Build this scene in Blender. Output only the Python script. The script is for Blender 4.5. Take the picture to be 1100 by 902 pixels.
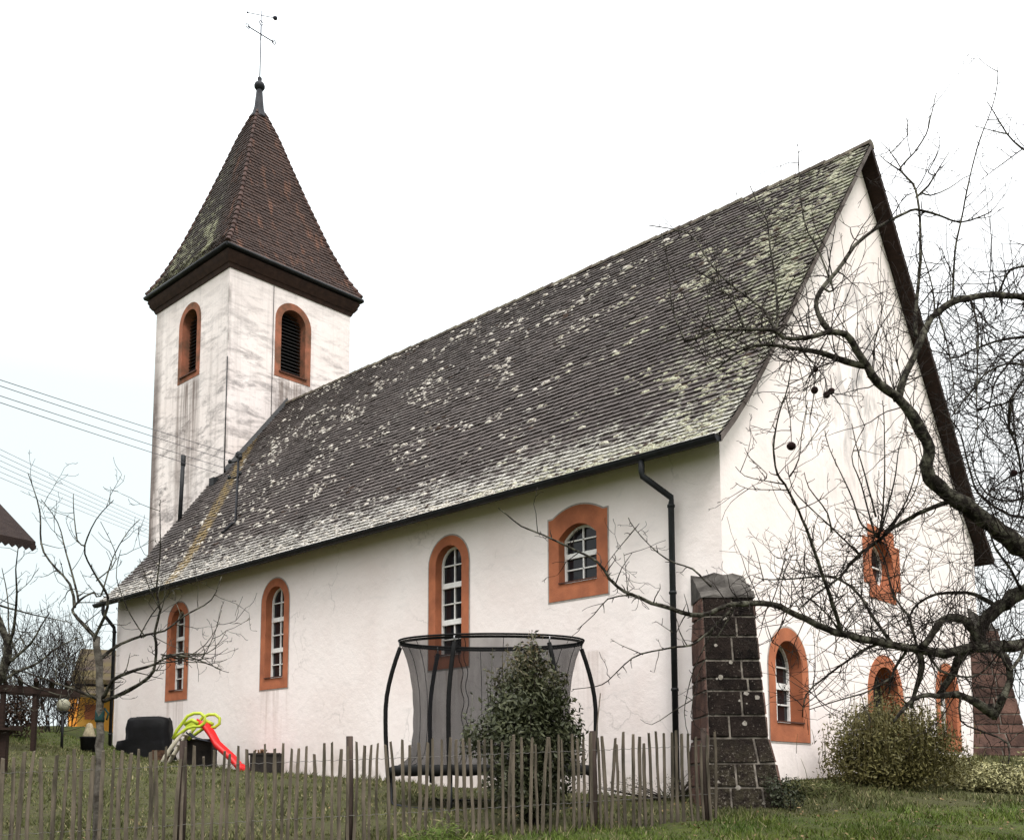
import bpy, math, random
import numpy as np
from mathutils import Vector, Matrix
from mathutils.geometry import tessellate_polygon

rnd = random.Random(7)
for o in list(bpy.data.objects):
    bpy.data.objects.remove(o)
scene = bpy.context.scene
COL = scene.collection

# ------------------------------------------------------------------ camera
F_PX, PY = 1094.26, 722.75
CAM = Vector((-14.85, -9.069, 0.0))
CR = Vector((0.68612479, -0.72747737, -0.00307307)).normalized()
CU = Vector((-0.07701222, -0.07683376, 0.99406523)).normalized()
CF = Vector((0.72339608, 0.68181614, 0.1087422)).normalized()
cd = bpy.data.cameras.new('camera')
cam = bpy.data.objects.new('camera', cd)
COL.objects.link(cam)
m = Matrix((CR, CU, -CF)).transposed().to_4x4()
m.translation = CAM
cam.matrix_world = m
cd.sensor_fit = 'HORIZONTAL'
cd.sensor_width = 36.0
cd.lens = F_PX / 1100 * 36
cd.shift_y = (PY - 451) / 1100
cd.clip_start = 0.1
cd.clip_end = 3000
scene.camera = cam

# ------------------------------------------------------------------ sky, sun, exposure
SUN_EL, SUN_AZ = math.radians(54), math.radians(-120)      # direction towards the sun in the xy plane
w = bpy.data.worlds.new('World')
scene.world = w
w.use_nodes = True
nt = w.node_tree
nt.nodes.clear()
out = nt.nodes.new('ShaderNodeOutputWorld')
bg = nt.nodes.new('ShaderNodeBackground')
bg.inputs['Strength'].default_value = 0.118
sky = nt.nodes.new('ShaderNodeTexSky')
sky.sky_type = 'NISHITA'
sky.sun_disc = False
sky.sun_elevation = SUN_EL
sky.sun_rotation = math.pi / 2 - SUN_AZ
sky.air_density = 2.0
sky.dust_density = 6.0
tc = nt.nodes.new('ShaderNodeTexCoord')
sx = nt.nodes.new('ShaderNodeSeparateXYZ')
nt.links.new(tc.outputs['Generated'], sx.inputs[0])
rp = nt.nodes.new('ShaderNodeValToRGB')                    # overcast: brighter towards the zenith
e = rp.color_ramp.elements
e[0].position = 0.0; e[0].color = (0.86, 0.89, 0.90, 1)
e[1].position = 1.0; e[1].color = (3.1, 3.12, 3.15, 1)
el = rp.color_ramp.elements.new(0.35); el.color = (0.93, 0.95, 0.955, 1)
nt.links.new(sx.outputs['Z'], rp.inputs[0])
# thin bluish gap in the cloud towards the left of the view
gap = nt.nodes.new('ShaderNodeVectorMath'); gap.operation = 'DOT_PRODUCT'
gap.inputs[1].default_value = Vector((0.30, 0.90, 0.32)).normalized()
nt.links.new(tc.outputs['Generated'], gap.inputs[0])
gm = nt.nodes.new('ShaderNodeMapRange')
gm.inputs['From Min'].default_value = 0.86; gm.inputs['From Max'].default_value = 1.0
nt.links.new(gap.outputs['Value'], gm.inputs[0])
tint = nt.nodes.new('ShaderNodeMix'); tint.data_type = 'RGBA'; tint.blend_type = 'MULTIPLY'
tint.inputs['B'].default_value = (0.85, 0.93, 0.94, 1)
nt.links.new(gm.outputs[0], tint.inputs['Factor'])
nt.links.new(rp.outputs[0], tint.inputs['A'])
sc = nt.nodes.new('ShaderNodeVectorMath'); sc.operation = 'SCALE'
sc.inputs['Scale'].default_value = 9.0
nt.links.new(tint.outputs['Result'], sc.inputs[0])
mx = nt.nodes.new('ShaderNodeMix'); mx.data_type = 'RGBA'
mx.inputs['Factor'].default_value = 0.92
nt.links.new(sky.outputs[0], mx.inputs['A'])
nt.links.new(sc.outputs[0], mx.inputs['B'])
nt.links.new(mx.outputs['Result'], bg.inputs['Color'])
nt.links.new(bg.outputs[0], out.inputs['Surface'])

sl = bpy.data.lights.new('sun', 'SUN')
sl.energy = 2.2
sl.angle = math.radians(18)
sl.color = (1.0, 0.965, 0.93)
so = bpy.data.objects.new('sun', sl)
COL.objects.link(so)
sd = Vector((math.cos(SUN_EL) * math.cos(SUN_AZ), math.cos(SUN_EL) * math.sin(SUN_AZ), math.sin(SUN_EL)))
so.rotation_euler = sd.to_track_quat('Z', 'Y').to_euler()
so.location = (0, 0, 60)

scene.view_settings.view_transform = 'Standard'
scene.view_settings.look = 'None'
scene.view_settings.exposure = 0.27
scene.view_settings.gamma = 1.0
scene.view_settings.use_curve_mapping = False
scene.cycles.transparent_max_bounces = 16

# ------------------------------------------------------------------ helpers: pixels to points
def ray(x, y):
    return CF + CR * ((x - 550) / F_PX) - CU * ((y - PY) / F_PX)
def at(x, y, d):
    return CAM + ray(x, y) * d
def on_x(x, y, c):
    r = ray(x, y); return CAM + r * ((c - CAM.x) / r.x)
def on_y(x, y, c):
    r = ray(x, y); return CAM + r * ((c - CAM.y) / r.y)
RH = Vector((CR.x, CR.y, 0)).normalized()       # rightwards, level
FH = Vector((-RH.y, RH.x, 0))                   # away from the viewer, level
VIEW_ROT = math.atan2(RH.y, RH.x)

# ------------------------------------------------------------------ helpers: objects
LOC = {}
def props(o, label=None, cat=None, group=None, kind=None):
    if label: o['label'] = label
    if cat: o['category'] = cat
    if group: o['group'] = group
    if kind: o['kind'] = kind
    return o
def thing(name, loc, label, cat, group=None):
    o = bpy.data.objects.new(name, None)
    o.empty_display_size = 0.3
    o.location = loc
    COL.objects.link(o)
    LOC[o] = Vector(loc)
    return props(o, label, cat, group)

class MB:
    """collects polygons, then links them as one mesh object"""
    def __init__(self):
        self.v, self.f, self.mi, self.sm = [], [], [], []
    def add(self, vs, fs, mi=0, sm=False):
        b = len(self.v)
        self.v.extend([tuple(p) for p in vs])
        for f in fs:
            self.f.append(tuple(i + b for i in f)); self.mi.append(mi); self.sm.append(sm)
    def poly(self, pts, mi=0):
        self.add(pts, [tuple(range(len(pts)))], mi)
    def box(self, c, size, ax=None, mi=0, taper=1.0):
        X, Y, Z = ax if ax else (Vector((1, 0, 0)), Vector((0, 1, 0)), Vector((0, 0, 1)))
        c = Vector(c); hx, hy, hz = size[0] / 2, size[1] / 2, size[2] / 2
        vs = []
        for sz in (-1, 1):
            k = taper if sz > 0 else 1
            for a, b in ((-1, -1), (1, -1), (1, 1), (-1, 1)):
                vs.append(c + X * (a * hx * k) + Y * (b * hy * k) + Z * (sz * hz))
        self.add(vs, [(3, 2, 1, 0), (4, 5, 6, 7), (0, 1, 5, 4), (1, 2, 6, 5), (2, 3, 7, 6), (3, 0, 4, 7)], mi)
    def bar(self, a, b, w_, t_, side=None, mi=0):
        a, b = Vector(a), Vector(b)
        d = (b - a); L = d.length; d.normalize()
        s = side if side is not None else d.orthogonal()
        s = (s - d * s.dot(d)).normalized()
        n = d.cross(s)
        self.box((a + b) / 2, (w_, t_, L), (s, n, d), mi)
    def tube(self, pts, rad, n=8, caps=True, mi=0, sm=True):
        pts = [Vector(p) for p in pts]
        if not hasattr(rad, '__len__'): rad = [rad] * len(pts)
        b = len(self.v)
        prev = None
        for i, p in enumerate(pts):
            if i == 0: t = pts[1] - pts[0]
            elif i == len(pts) - 1: t = pts[-1] - pts[-2]
            else: t = pts[i + 1] - pts[i - 1]
            if t.length < 1e-9: t = Vector((0, 0, 1))
            t.normalize()
            if prev is None: s = t.orthogonal().normalized()
            else:
                s = prev - t * prev.dot(t)
                s = s.normalized() if s.length > 1e-6 else t.orthogonal().normalized()
            prev = s
            u = t.cross(s)
            for k in range(n):
                a = 2 * math.pi * k / n
                q = p + (s * math.cos(a) + u * math.sin(a)) * rad[i]
                self.v.append((q.x, q.y, q.z))
        for i in range(len(pts) - 1):
            for k in range(n):
                k2 = (k + 1) % n
                self.f.append((b + i * n + k, b + i * n + k2, b + (i + 1) * n + k2, b + (i + 1) * n + k))
                self.mi.append(mi); self.sm.append(sm)
        if caps:
            self.f.append(tuple(b + k for k in reversed(range(n)))); self.mi.append(mi); self.sm.append(False)
            e0 = b + (len(pts) - 1) * n
            self.f.append(tuple(e0 + k for k in range(n))); self.mi.append(mi); self.sm.append(False)
    def lathe(self, base, prof, n=16, axis=Vector((0, 0, 1)), mi=0):
        self.tube([Vector(base) + axis * z for r, z in prof], [max(r, 1e-4) for r, z in prof], n, True, mi)
    def tess(self, outlines, fn, mi=0):
        loops = [[Vector((a, b, 0)) for a, b in ol] for ol in outlines]
        flat = [p for l in loops for p in l]
        tris = tessellate_polygon(loops)
        self.add([fn(p.x, p.y) for p in flat], [tuple(t) for t in tris], mi)
    def extrude_strip(self, ol, fn0, fn1, closed=True, mi=0, sm=False):
        n = len(ol)
        vs = [fn0(a, b) for a, b in ol] + [fn1(a, b) for a, b in ol]
        fs = [(i, (i + 1) % n, n + (i + 1) % n, n + i) for i in range(n if closed else n - 1)]
        self.add(vs, fs, mi, sm)
    def build(self, name, mats, parent=None, bevel=0):
        me = bpy.data.meshes.new(name)
        off = LOC.get(parent, Vector((0, 0, 0))) if parent else Vector((0, 0, 0))
        v = np.array(self.v, dtype=float).reshape(-1, 3) - np.array(off)
        me.from_pydata(v.tolist(), [], self.f)
        mats = mats if isinstance(mats, (list, tuple)) else [mats]
        for mm in mats: me.materials.append(mm)
        me.polygons.foreach_set('material_index', self.mi)
        me.polygons.foreach_set('use_smooth', self.sm)
        me.update()
        o = bpy.data.objects.new(name, me)
        COL.objects.link(o)
        if parent:
            o.parent = parent
            LOC[o] = off
        if bevel:
            b = o.modifiers.new('bevel', 'BEVEL'); b.width = bevel; b.segments = 2
            b.limit_method = 'ANGLE'; b.angle_limit = math.radians(40)
        return o

# ------------------------------------------------------------------ helpers: materials
def new_mat(name):
    mt = bpy.data.materials.new(name)
    mt.use_nodes = True
    n = mt.node_tree
    return mt, n, n.nodes['Principled BSDF']
def nd(n, t, **kw):
    x = n.nodes.new(t)
    for k, v in kw.items():
        if k in x.inputs.keys(): x.inputs[k].default_value = v
        else: setattr(x, k, v)
    return x
def pos(n, scale=(1, 1, 1), rotz=0):
    g = nd(n, 'ShaderNodeNewGeometry')
    mp = nd(n, 'ShaderNodeMapping')
    mp.inputs['Scale'].default_value = scale
    mp.inputs['Rotation'].default_value = (0, 0, rotz)
    n.links.new(g.outputs['Position'], mp.inputs['Vector'])
    return mp.outputs[0]
def noise(n, vec, scale, detail=4, rough=0.6, dist=0.0):
    x = nd(n, 'ShaderNodeTexNoise')
    x.inputs['Scale'].default_value = scale
    x.inputs['Detail'].default_value = detail
    x.inputs['Roughness'].default_value = rough
    x.inputs['Distortion'].default_value = dist
    n.links.new(vec, x.inputs['Vector'])
    return x.outputs['Fac']
def rng(n, val, a, b, c=0.0, d=1.0):
    x = nd(n, 'ShaderNodeMapRange')
    x.inputs['From Min'].default_value = a; x.inputs['From Max'].default_value = b
    x.inputs['To Min'].default_value = c; x.inputs['To Max'].default_value = d
    n.links.new(val, x.inputs['Value'])
    return x.outputs[0]
def math_(n, op, a, b=None):
    x = nd(n, 'ShaderNodeMath'); x.operation = op
    for i, q in enumerate((a, b)):
        if q is None: continue
        if isinstance(q, (int, float)): x.inputs[i].default_value = q
        else: n.links.new(q, x.inputs[i])
    return x.outputs[0]
def mixc(n, fac, a, b, mode='MIX'):
    x = nd(n, 'ShaderNodeMix'); x.data_type = 'RGBA'; x.blend_type = mode
    for key, q in (('Factor', fac), ('A', a), ('B', b)):
        if isinstance(q, (int, float)): x.inputs[key].default_value = q
        elif isinstance(q, tuple): x.inputs[key].default_value = (*q, 1) if len(q) == 3 else q
        else: n.links.new(q, x.inputs[key])
    return x.outputs['Result']
def bump(n, bs, h, strength=0.3, dist=0.02):
    x = nd(n, 'ShaderNodeBump')
    x.inputs['Strength'].default_value = strength; x.inputs['Distance'].default_value = dist
    n.links.new(h, x.inputs['Height'])
    n.links.new(x.outputs[0], bs.inputs['Normal'])
def simple(name, c1, c2=None, scale=6, rough=0.7, bmp=0.0, bscale=40, spec=0.10, metal=0, detail=4, island=0.0, lo=0.35, hi=0.65, stretch=(1, 1, 1)):
    mt, n, bs = new_mat(name)
    bs.inputs['Roughness'].default_value = rough
    bs.inputs['Specular IOR Level'].default_value = spec
    bs.inputs['Metallic'].default_value = metal
    c2 = c2 or tuple(x * 0.75 for x in c1)
    p = pos(n, stretch)
    fac = rng(n, noise(n, p, scale, detail), lo, hi)
    col = mixc(n, fac, c1, c2)
    if island:
        g = nd(n, 'ShaderNodeNewGeometry')
        v = rng(n, g.outputs['Random Per Island'], 0, 1, 1 - island, 1 + island)
        hs = nd(n, 'ShaderNodeHueSaturation')
        n.links.new(v, hs.inputs['Value']); n.links.new(col, hs.inputs['Color'])
        col = hs.outputs[0]
    n.links.new(col, bs.inputs['Base Color'])
    if bmp: bump(n, bs, noise(n, p, bscale, 3), bmp)
    return mt

def plaster(name, kind):
    mt, n, bs = new_mat(name)
    bs.inputs['Roughness'].default_value = 0.9
    bs.inputs['Specular IOR Level'].default_value = 0.15
    p = pos(n)
    sep = nd(n, 'ShaderNodeSeparateXYZ'); n.links.new(p, sep.inputs[0])
    X, Y, Z = sep.outputs
    big = rng(n, noise(n, p, 0.45, 5, 0.6, 0.4), 0.42, 0.75)
    col = mixc(n, big, (0.86, 0.785, 0.755), (0.78, 0.685, 0.65))
    med = rng(n, noise(n, pos(n, (1, 1, 2.2)), 1.6, 6, 0.65, 0.6), 0.55, 0.78)
    col = mixc(n, math_(n, 'MULTIPLY', med, 0.35), col, (0.58, 0.54, 0.52))
    if kind == 'tower':
        smear = noise(n, pos(n, (0.62, 0.62, 2.3)), 1.25, 9, 0.70, 0.45)
        s = math_(n, 'MULTIPLY', rng(n, smear, 0.465, 0.60), rng(n, noise(n, pos(n, (1, 1, 1.6)), 7, 5, 0.7), 0.30, 0.60, 0.35, 1.0))
        col = mixc(n, rng(n, noise(n, p, 0.35, 4), 0.35, 0.7, 0.08, 0.32), col, (0.45, 0.42, 0.41))
        low = rng(n, Z, 18, 13.5, 0.35, 1.0)
        s = math_(n, 'MULTIPLY', s, rng(n, noise(n, p, 0.5, 3), 0.38, 0.60, 0.6, 1.0))
        col = mixc(n, math_(n, 'MULTIPLY', s, low), col, (0.135, 0.122, 0.122))
        vr = math_(n, 'MULTIPLY', rng(n, noise(n, pos(n, (3.2, 3.2, 0.16)), 1.0, 6, 0.7), 0.50, 0.68), rng(n, Z, 18.6, 14, 0.45, 0.75))
        col = mixc(n, math_(n, 'MULTIPLY', vr, 0.55), col, (0.30, 0.265, 0.25))
        # dirt run down below each belfry opening and at the corners
        drip = rng(n, noise(n, pos(n, (5, 5, 0.22)), 1.0, 4, 0.6), 0.36, 0.60)
        a1 = math_(n, 'ABSOLUTE', math_(n, 'SUBTRACT', Y, 24.95))
        a2 = math_(n, 'ABSOLUTE', math_(n, 'SUBTRACT', X, 6.35))
        under = rng(n, Z, 15.2, 14.9); fadez = rng(n, Z, 7.5, 14.5, 0.1, 1.0)
        face1 = rng(n, X, 3.75, 3.65); face2 = rng(n, Y, 22.4, 22.3)
        b1 = math_(n, 'MULTIPLY', rng(n, a1, 0.95, 0.7), face1)
        b2 = math_(n, 'MULTIPLY', rng(n, a2, 0.9, 0.6), face2)
        bb = math_(n, 'MULTIPLY', math_(n, 'MAXIMUM', b1, b2), math_(n, 'MULTIPLY', under, fadez))
        edge = math_(n, 'MULTIPLY', rng(n, Y, 26.95, 27.35), rng(n, Z, 18, 14.5, 0.25, 1.0))
        edge = math_(n, 'MULTIPLY', edge, rng(n, noise(n, pos(n, (3, 3, .35)), 1.0, 4), 0.22, 0.46))
        col = mixc(n, math_(n, 'MULTIPLY', edge, 0.85), col, (0.10, 0.075, 0.065))
        crn = math_(n, 'ADD', math_(n, 'ABSOLUTE', math_(n, 'SUBTRACT', X, 3.604)), math_(n, 'ABSOLUTE', math_(n, 'SUBTRACT', Y, 22.218)))
        crn = math_(n, 'MULTIPLY', rng(n, crn, 0.14, 0.02), rng(n, noise(n, pos(n, (2, 2, .8)), 1.2, 5), 0.42, 0.58))
        col = mixc(n, math_(n, 'MULTIPLY', crn, 0.7), col, (0.16, 0.14, 0.13))
        col = mixc(n, math_(n, 'MULTIPLY', math_(n, 'MULTIPLY', bb, drip), 0.9), col, (0.16, 0.125, 0.11))
    else:
        # weather stains high on the gable
        dx = math_(n, 'ABSOLUTE', math_(n, 'SUBTRACT', X, 5.9))
        gm_ = math_(n, 'MULTIPLY', rng(n, dx, 2.6, 0.5), rng(n, math_(n, 'ABSOLUTE', math_(n, 'SUBTRACT', Z, 8.6)), 3.4, 1.2))
        gm_ = math_(n, 'MULTIPLY', gm_, rng(n, Y, 0.3, 0.1))
        st = rng(n, noise(n, pos(n, (1.5, 1.5, 0.6)), 1.5, 8, 0.68, 0.6), 0.46, 0.64)
        col = mixc(n, math_(n, 'MULTIPLY', math_(n, 'MULTIPLY', st, gm_), 1.0), col, (0.30, 0.285, 0.28))
        # thin runs below the sills of the side windows
        rel = math_(n, 'ABSOLUTE', math_(n, 'SUBTRACT', Y, 13.4))
        near = rng(n, rel, 0.75, 0.5)
        for yy_ in (6.8, 18.42, 3.18):
            near = math_(n, 'MAXIMUM', near, rng(n, math_(n, 'ABSOLUTE', math_(n, 'SUBTRACT', Y, yy_)), 0.75, 0.5))
        rn = math_(n, 'MULTIPLY', math_(n, 'MULTIPLY', near, rng(n, X, 0.1, 0.02)), math_(n, 'MULTIPLY', rng(n, Z, 2.52, 2.46), rng(n, Z, 0.8, 2.4)))
        rn = math_(n, 'MULTIPLY', rn, rng(n, noise(n, pos(n, (6, 6, .3)), 1.0, 4), 0.45, 0.66))
        col = mixc(n, math_(n, 'MULTIPLY', rn, 0.55), col, (0.42, 0.33, 0.28))
        vor = nd(n, 'ShaderNodeTexVoronoi'); vor.feature = 'DISTANCE_TO_EDGE'; vor.inputs['Scale'].default_value = 0.55
        mpv = nd(n, 'ShaderNodeVectorMath'); mpv.operation = 'ADD'
        nv = nd(n, 'ShaderNodeTexNoise'); nv.inputs['Scale'].default_value = 1.7; nv.inputs['Detail'].default_value = 6
        n.links.new(p, nv.inputs['Vector']); n.links.new(p, mpv.inputs[0]); n.links.new(nv.outputs['Color'], mpv.inputs[1])
        n.links.new(mpv.outputs[0], vor.inputs['Vector'])
        crack = math_(n, 'MULTIPLY', rng(n, vor.outputs['Distance'], 0.012, 0.002), rng(n, noise(n, p, 0.6, 3), 0.52, 0.62))
        col = mixc(n, math_(n, 'MULTIPLY', crack, 0.35), col, (0.38, 0.34, 0.32))
        # splash dirt near the ground
        ZG = math_(n, 'SUBTRACT', Z, math_(n, 'SUBTRACT', math_(n, 'MULTIPLY', Y, 0.052), 0.28))
        sp = math_(n, 'MULTIPLY', rng(n, ZG, 0.75, 0.05), rng(n, noise(n, pos(n, (1, 1, 0.6)), 2.2, 5), 0.35, 0.65))
        col = mixc(n, math_(n, 'MULTIPLY', sp, 0.62), col, (0.36, 0.30, 0.25))
    n.links.new(col, bs.inputs['Base Color'])
    h = math_(n, 'ADD', noise(n, p, 5, 6, 0.65), math_(n, 'MULTIPLY', noise(n, p, 60, 3), 0.25))
    bump(n, bs, h, 0.45, 0.03)
    return mt

def tile_mat(name, base, warm, kind):
    mt, n, bs = new_mat(name)
    bs.inputs['Roughness'].default_value = 0.75
    bs.inputs['Specular IOR Level'].default_value = 0.18
    g = nd(n, 'ShaderNodeNewGeometry')
    isl = g.outputs['Random Per Island']
    p = pos(n)
    sep = nd(n, 'ShaderNodeSeparateXYZ'); n.links.new(p, sep.inputs[0])
    X, Y, Z = sep.outputs
    col = mixc(n, rng(n, isl, 0, 1), base, warm)
    big = rng(n, noise(n, p, 0.5, 5, 0.6), 0.35, 0.7)
    col = mixc(n, math_(n, 'MULTIPLY', big, 0.75), col, tuple(c * 0.45 for c in base))
    if kind == 'nave':
        lich = noise(n, p, 2.6, 6, 0.72, 0.3)
        fine = noise(n, p, 11, 5, 0.7)
        lf = math_(n, 'ADD', math_(n, 'MULTIPLY', lich, 0.6), math_(n, 'MULTIPLY', fine, 0.4))
        # more lichen along the eave and beside the gable verge
        eav = rng(n, Z, 7.4, 5.9, 0.0, 0.19)
        ver = rng(n, Y, 3.6, 0.0, 0.0, 0.115)
        verh = math_(n, 'MULTIPLY', ver, rng(n, Z, 6.5, 9.5, 0.6, 1.0))
        k = math_(n, 'ADD', lf, math_(n, 'MAXIMUM', eav, verh))
        msk = rng(n, k, 0.575, 0.65)
        green = math_(n, 'MULTIPLY', rng(n, Y, 6.5, 2.0), rng(n, Z, 6.4, 9.0, 0.25, 1.0))
        lc = mixc(n, green, (0.54, 0.52, 0.49), (0.34, 0.352, 0.25))
        lc = mixc(n, rng(n, noise(n, p, 18, 4), 0.4, 0.65), lc, (0.14, 0.13, 0.10))
        col = mixc(n, math_(n, 'MULTIPLY', msk, 0.85), col, lc)
        # yellowed strip of tiles near the tower
        ln = math_(n, 'ABSOLUTE', math_(n, 'SUBTRACT', Y, math_(n, 'ADD', math_(n, 'MULTIPLY', math_(n, 'SUBTRACT', Z, 7.2), 0.63), 19.0)))
        sm_ = math_(n, 'MULTIPLY', rng(n, ln, 0.42, 0.22), rng(n, noise(n, p, 6, 5), 0.38, 0.55))
        sm_ = math_(n, 'MULTIPLY', sm_, rng(n, X, 6.1, 5.9))
        col = mixc(n, math_(n, 'MULTIPLY', sm_, 0.8), col, (0.27, 0.195, 0.085))
    else:
        lich = math_(n, 'ADD', math_(n, 'MULTIPLY', noise(n, p, 1.8, 6, 0.7), 0.6), math_(n, 'MULTIPLY', noise(n, p, 9, 5, 0.7), 0.4))
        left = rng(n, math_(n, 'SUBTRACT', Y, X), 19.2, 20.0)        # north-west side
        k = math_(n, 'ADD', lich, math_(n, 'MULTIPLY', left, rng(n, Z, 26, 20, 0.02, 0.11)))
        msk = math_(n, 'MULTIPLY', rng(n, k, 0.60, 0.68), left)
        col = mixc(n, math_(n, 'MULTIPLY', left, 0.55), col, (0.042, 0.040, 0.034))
        col = mixc(n, math_(n, 'MULTIPLY', msk, 0.85), col, (0.36, 0.36, 0.24))
        rust = math_(n, 'MULTIPLY', rng(n, noise(n, pos(n, (2.5, 2.5, 0.25)), 1.2, 4), 0.55, 0.70), math_(n, 'SUBTRACT', 1.0, left))
        col = mixc(n, math_(n, 'MULTIPLY', rust, 0.6), col, (0.20, 0.095, 0.06))
    n.links.new(col, bs.inputs['Base Color'])
    bump(n, bs, noise(n, p, 30, 4), 0.35, 0.01)
    return mt

M = {}
M['plaster'] = plaster('plaster', 'nave')
M['tower_plaster'] = plaster('tower_plaster', 'tower')
M['terracotta'] = simple('terracotta_paint', (0.44, 0.155, 0.078), (0.29, 0.105, 0.058), 2.2, 0.9, 0.35, 45, detail=9)
M['tower_terracotta'] = simple('weathered_terracotta', (0.33, 0.125, 0.075), (0.13, 0.07, 0.045), 2.0, 0.85, 0.3, 40)
M['surround_edge'] = simple('surround_edge_line', (0.42, 0.38, 0.34), (0.30, 0.27, 0.25), 8, 0.9)
M['white_paint'] = simple('white_frame_paint', (0.80, 0.79, 0.77), (0.70, 0.69, 0.66), 10, 0.5)
M['dark_sill'] = simple('dark_sill', (0.10, 0.045, 0.03), (0.07, 0.03, 0.022), 10, 0.6)
M['louvre'] = simple('louvre_wood', (0.018, 0.017, 0.018), (0.03, 0.028, 0.027), 10, 0.7)
M['tiles'] = tile_mat('nave_tiles', (0.102, 0.085, 0.079), (0.062, 0.051, 0.048), 'nave')
M['spire_tiles'] = tile_mat('spire_tiles', (0.066, 0.039, 0.031), (0.046, 0.030, 0.026), 'tower')
M['ridge'] = simple('ridge_tiles', (0.060, 0.046, 0.040), (0.15, 0.135, 0.10), 3.5, 0.8, 0.3, 30, island=0.3)
M['hip'] = simple('hip_tiles', (0.070, 0.040, 0.033), (0.042, 0.028, 0.025), 5, 0.75, 0.3, 30, island=0.35)
M['moss'] = None
M['brown_wood'] = simple('brown_wood', (0.030, 0.018, 0.014), (0.019, 0.012, 0.010), 6, 0.7, 0.3, 30, stretch=(1, 1, 4))
M['cornice'] = simple('cornice_wood', (0.050, 0.029, 0.022), (0.030, 0.018, 0.015), 5, 0.65, 0.2, 30)
M['verge'] = simple('verge_mortar', (0.14, 0.12, 0.11), (0.06, 0.048, 0.042), 2.5, 0.85, 0.4, 30)
M['gutter'] = simple('dark_gutter_metal', (0.020, 0.022, 0.024), (0.012, 0.012, 0.013), 4, 0.5, spec=0.16)
M['lead'] = simple('lead_sheet', (0.026, 0.027, 0.032), (0.016, 0.016, 0.019), 8, 0.6, spec=0.15)
M['iron'] = simple('wrought_iron', (0.06, 0.06, 0.085), (0.04, 0.04, 0.06), 8, 0.5)
M['dark_stone'] = simple('sooty_sandstone', (0.020, 0.0145, 0.0135), (0.009, 0.007, 0.007), 3, 0.95, 0.9, 25, spec=0.1, island=0.6, detail=8)
def sooty():
    mt, n, bs = new_mat('sooty_sandstone')
    bs.inputs['Roughness'].default_value = 0.95; bs.inputs['Specular IOR Level'].default_value = 0.04
    g = nd(n, 'ShaderNodeNewGeometry'); p = pos(n)
    sep = nd(n, 'ShaderNodeSeparateXYZ'); n.links.new(p, sep.inputs[0]); Z = sep.outputs[2]
    c = mixc(n, g.outputs['Random Per Island'], (0.006, 0.0048, 0.0045), (0.017, 0.0125, 0.011))
    c = mixc(n, rng(n, noise(n, p, 4, 8, 0.7), 0.42, 0.68), c, (0.026, 0.019, 0.016))
    low = rng(n, Z, 0.9, 0.1)
    c = mixc(n, math_(n, 'MULTIPLY', low, rng(n, noise(n, p, 9, 7, 0.7), 0.40, 0.60)), c, (0.040, 0.034, 0.023))
    spk = rng(n, math_(n, 'ADD', noise(n, p, 26, 5, 0.7), math_(n, 'MULTIPLY', low, 0.05)), 0.62, 0.68)
    c = mixc(n, math_(n, 'MULTIPLY', spk, 0.8), c, (0.17, 0.15, 0.125))
    n.links.new(c, bs.inputs['Base Color'])
    bump(n, bs, math_(n, 'ADD', noise(n, p, 9, 8, 0.7), math_(n, 'MULTIPLY', noise(n, p, 30, 4), .5)), 1.0, 0.06)
    return mt
M['dark_stone'] = sooty()
M['stone'] = simple('red_sandstone', (0.135, 0.078, 0.062), (0.055, 0.036, 0.031), 2.5, 0.95, 0.9, 25, spec=0.05, island=0.3, detail=8)
M['mortar'] = simple('grey_mortar', (0.22, 0.195, 0.165), (0.05, 0.042, 0.036), 5, 0.95, 0.5, 40)
M['lichen_spot'] = simple('lichen_spot', (0.34, 0.31, 0.28), (0.2, 0.18, 0.15), 20, 0.95)
M['cap_stone'] = simple('cap_stone', (0.12, 0.11, 0.10), (0.025, 0.022, 0.020), 2.2, 0.95, 0.6, 25, detail=8)
M['bark'] = simple('apple_bark', (0.016, 0.013, 0.011), (0.120, 0.115, 0.088), 11, 0.95, 0.9, 45, detail=8, lo=0.45, hi=0.66)
M['twig'] = simple('twig_bark', (0.016, 0.012, 0.011), (0.032, 0.026, 0.022), 9, 0.9)
M['pale_bark'] = simple('pale_bark', (0.15, 0.135, 0.115), (0.05, 0.043, 0.036), 11, 0.95, 0.8, 45, detail=8)
M['picket'] = simple('weathered_paling', (0.128, 0.105, 0.080), (0.045, 0.039, 0.029), 6, 0.9, 0.6, 50, island=0.55, stretch=(2.5, 2.5, 0.35))
M['post'] = simple('weathered_post', (0.075, 0.055, 0.045), (0.04, 0.03, 0.026), 7, 0.9, 0.6, 50, stretch=(2.5, 2.5, 0.35))
M['wire'] = simple('galvanised_wire', (0.16, 0.15, 0.14), None, 10, 0.5)
M['cable'] = simple('overhead_cable', (0.16, 0.155, 0.17), None, 10, 0.6)
M['far_cable'] = simple('distant_cable', (0.30, 0.30, 0.33), None, 10, 0.6)
M['black_foam'] = simple('black_foam', (0.006, 0.006, 0.006), (0.010, 0.010, 0.010), 12, 0.8)
M['steel'] = simple('galvanised_steel', (0.40, 0.40, 0.41), (0.30, 0.30, 0.31), 12, 0.4, metal=0.8)
M['black_pad'] = simple('black_pad', (0.008, 0.008, 0.008), (0.014, 0.014, 0.014), 6, 0.7)
M['red_plastic'] = simple('red_plastic', (0.66, 0.022, 0.022), (0.60, 0.018, 0.02), 3, 0.42, spec=0.4)
M['lime_plastic'] = simple('lime_plastic', (0.42, 0.50, 0.035), (0.36, 0.44, 0.03), 3, 0.42, spec=0.4)
M['cream_plastic'] = simple('cream_plastic', (0.50, 0.46, 0.36), (0.38, 0.35, 0.28), 5, 0.55)
M['grey_plastic'] = simple('grey_plastic', (0.06, 0.065, 0.08), None, 5, 0.5)
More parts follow.
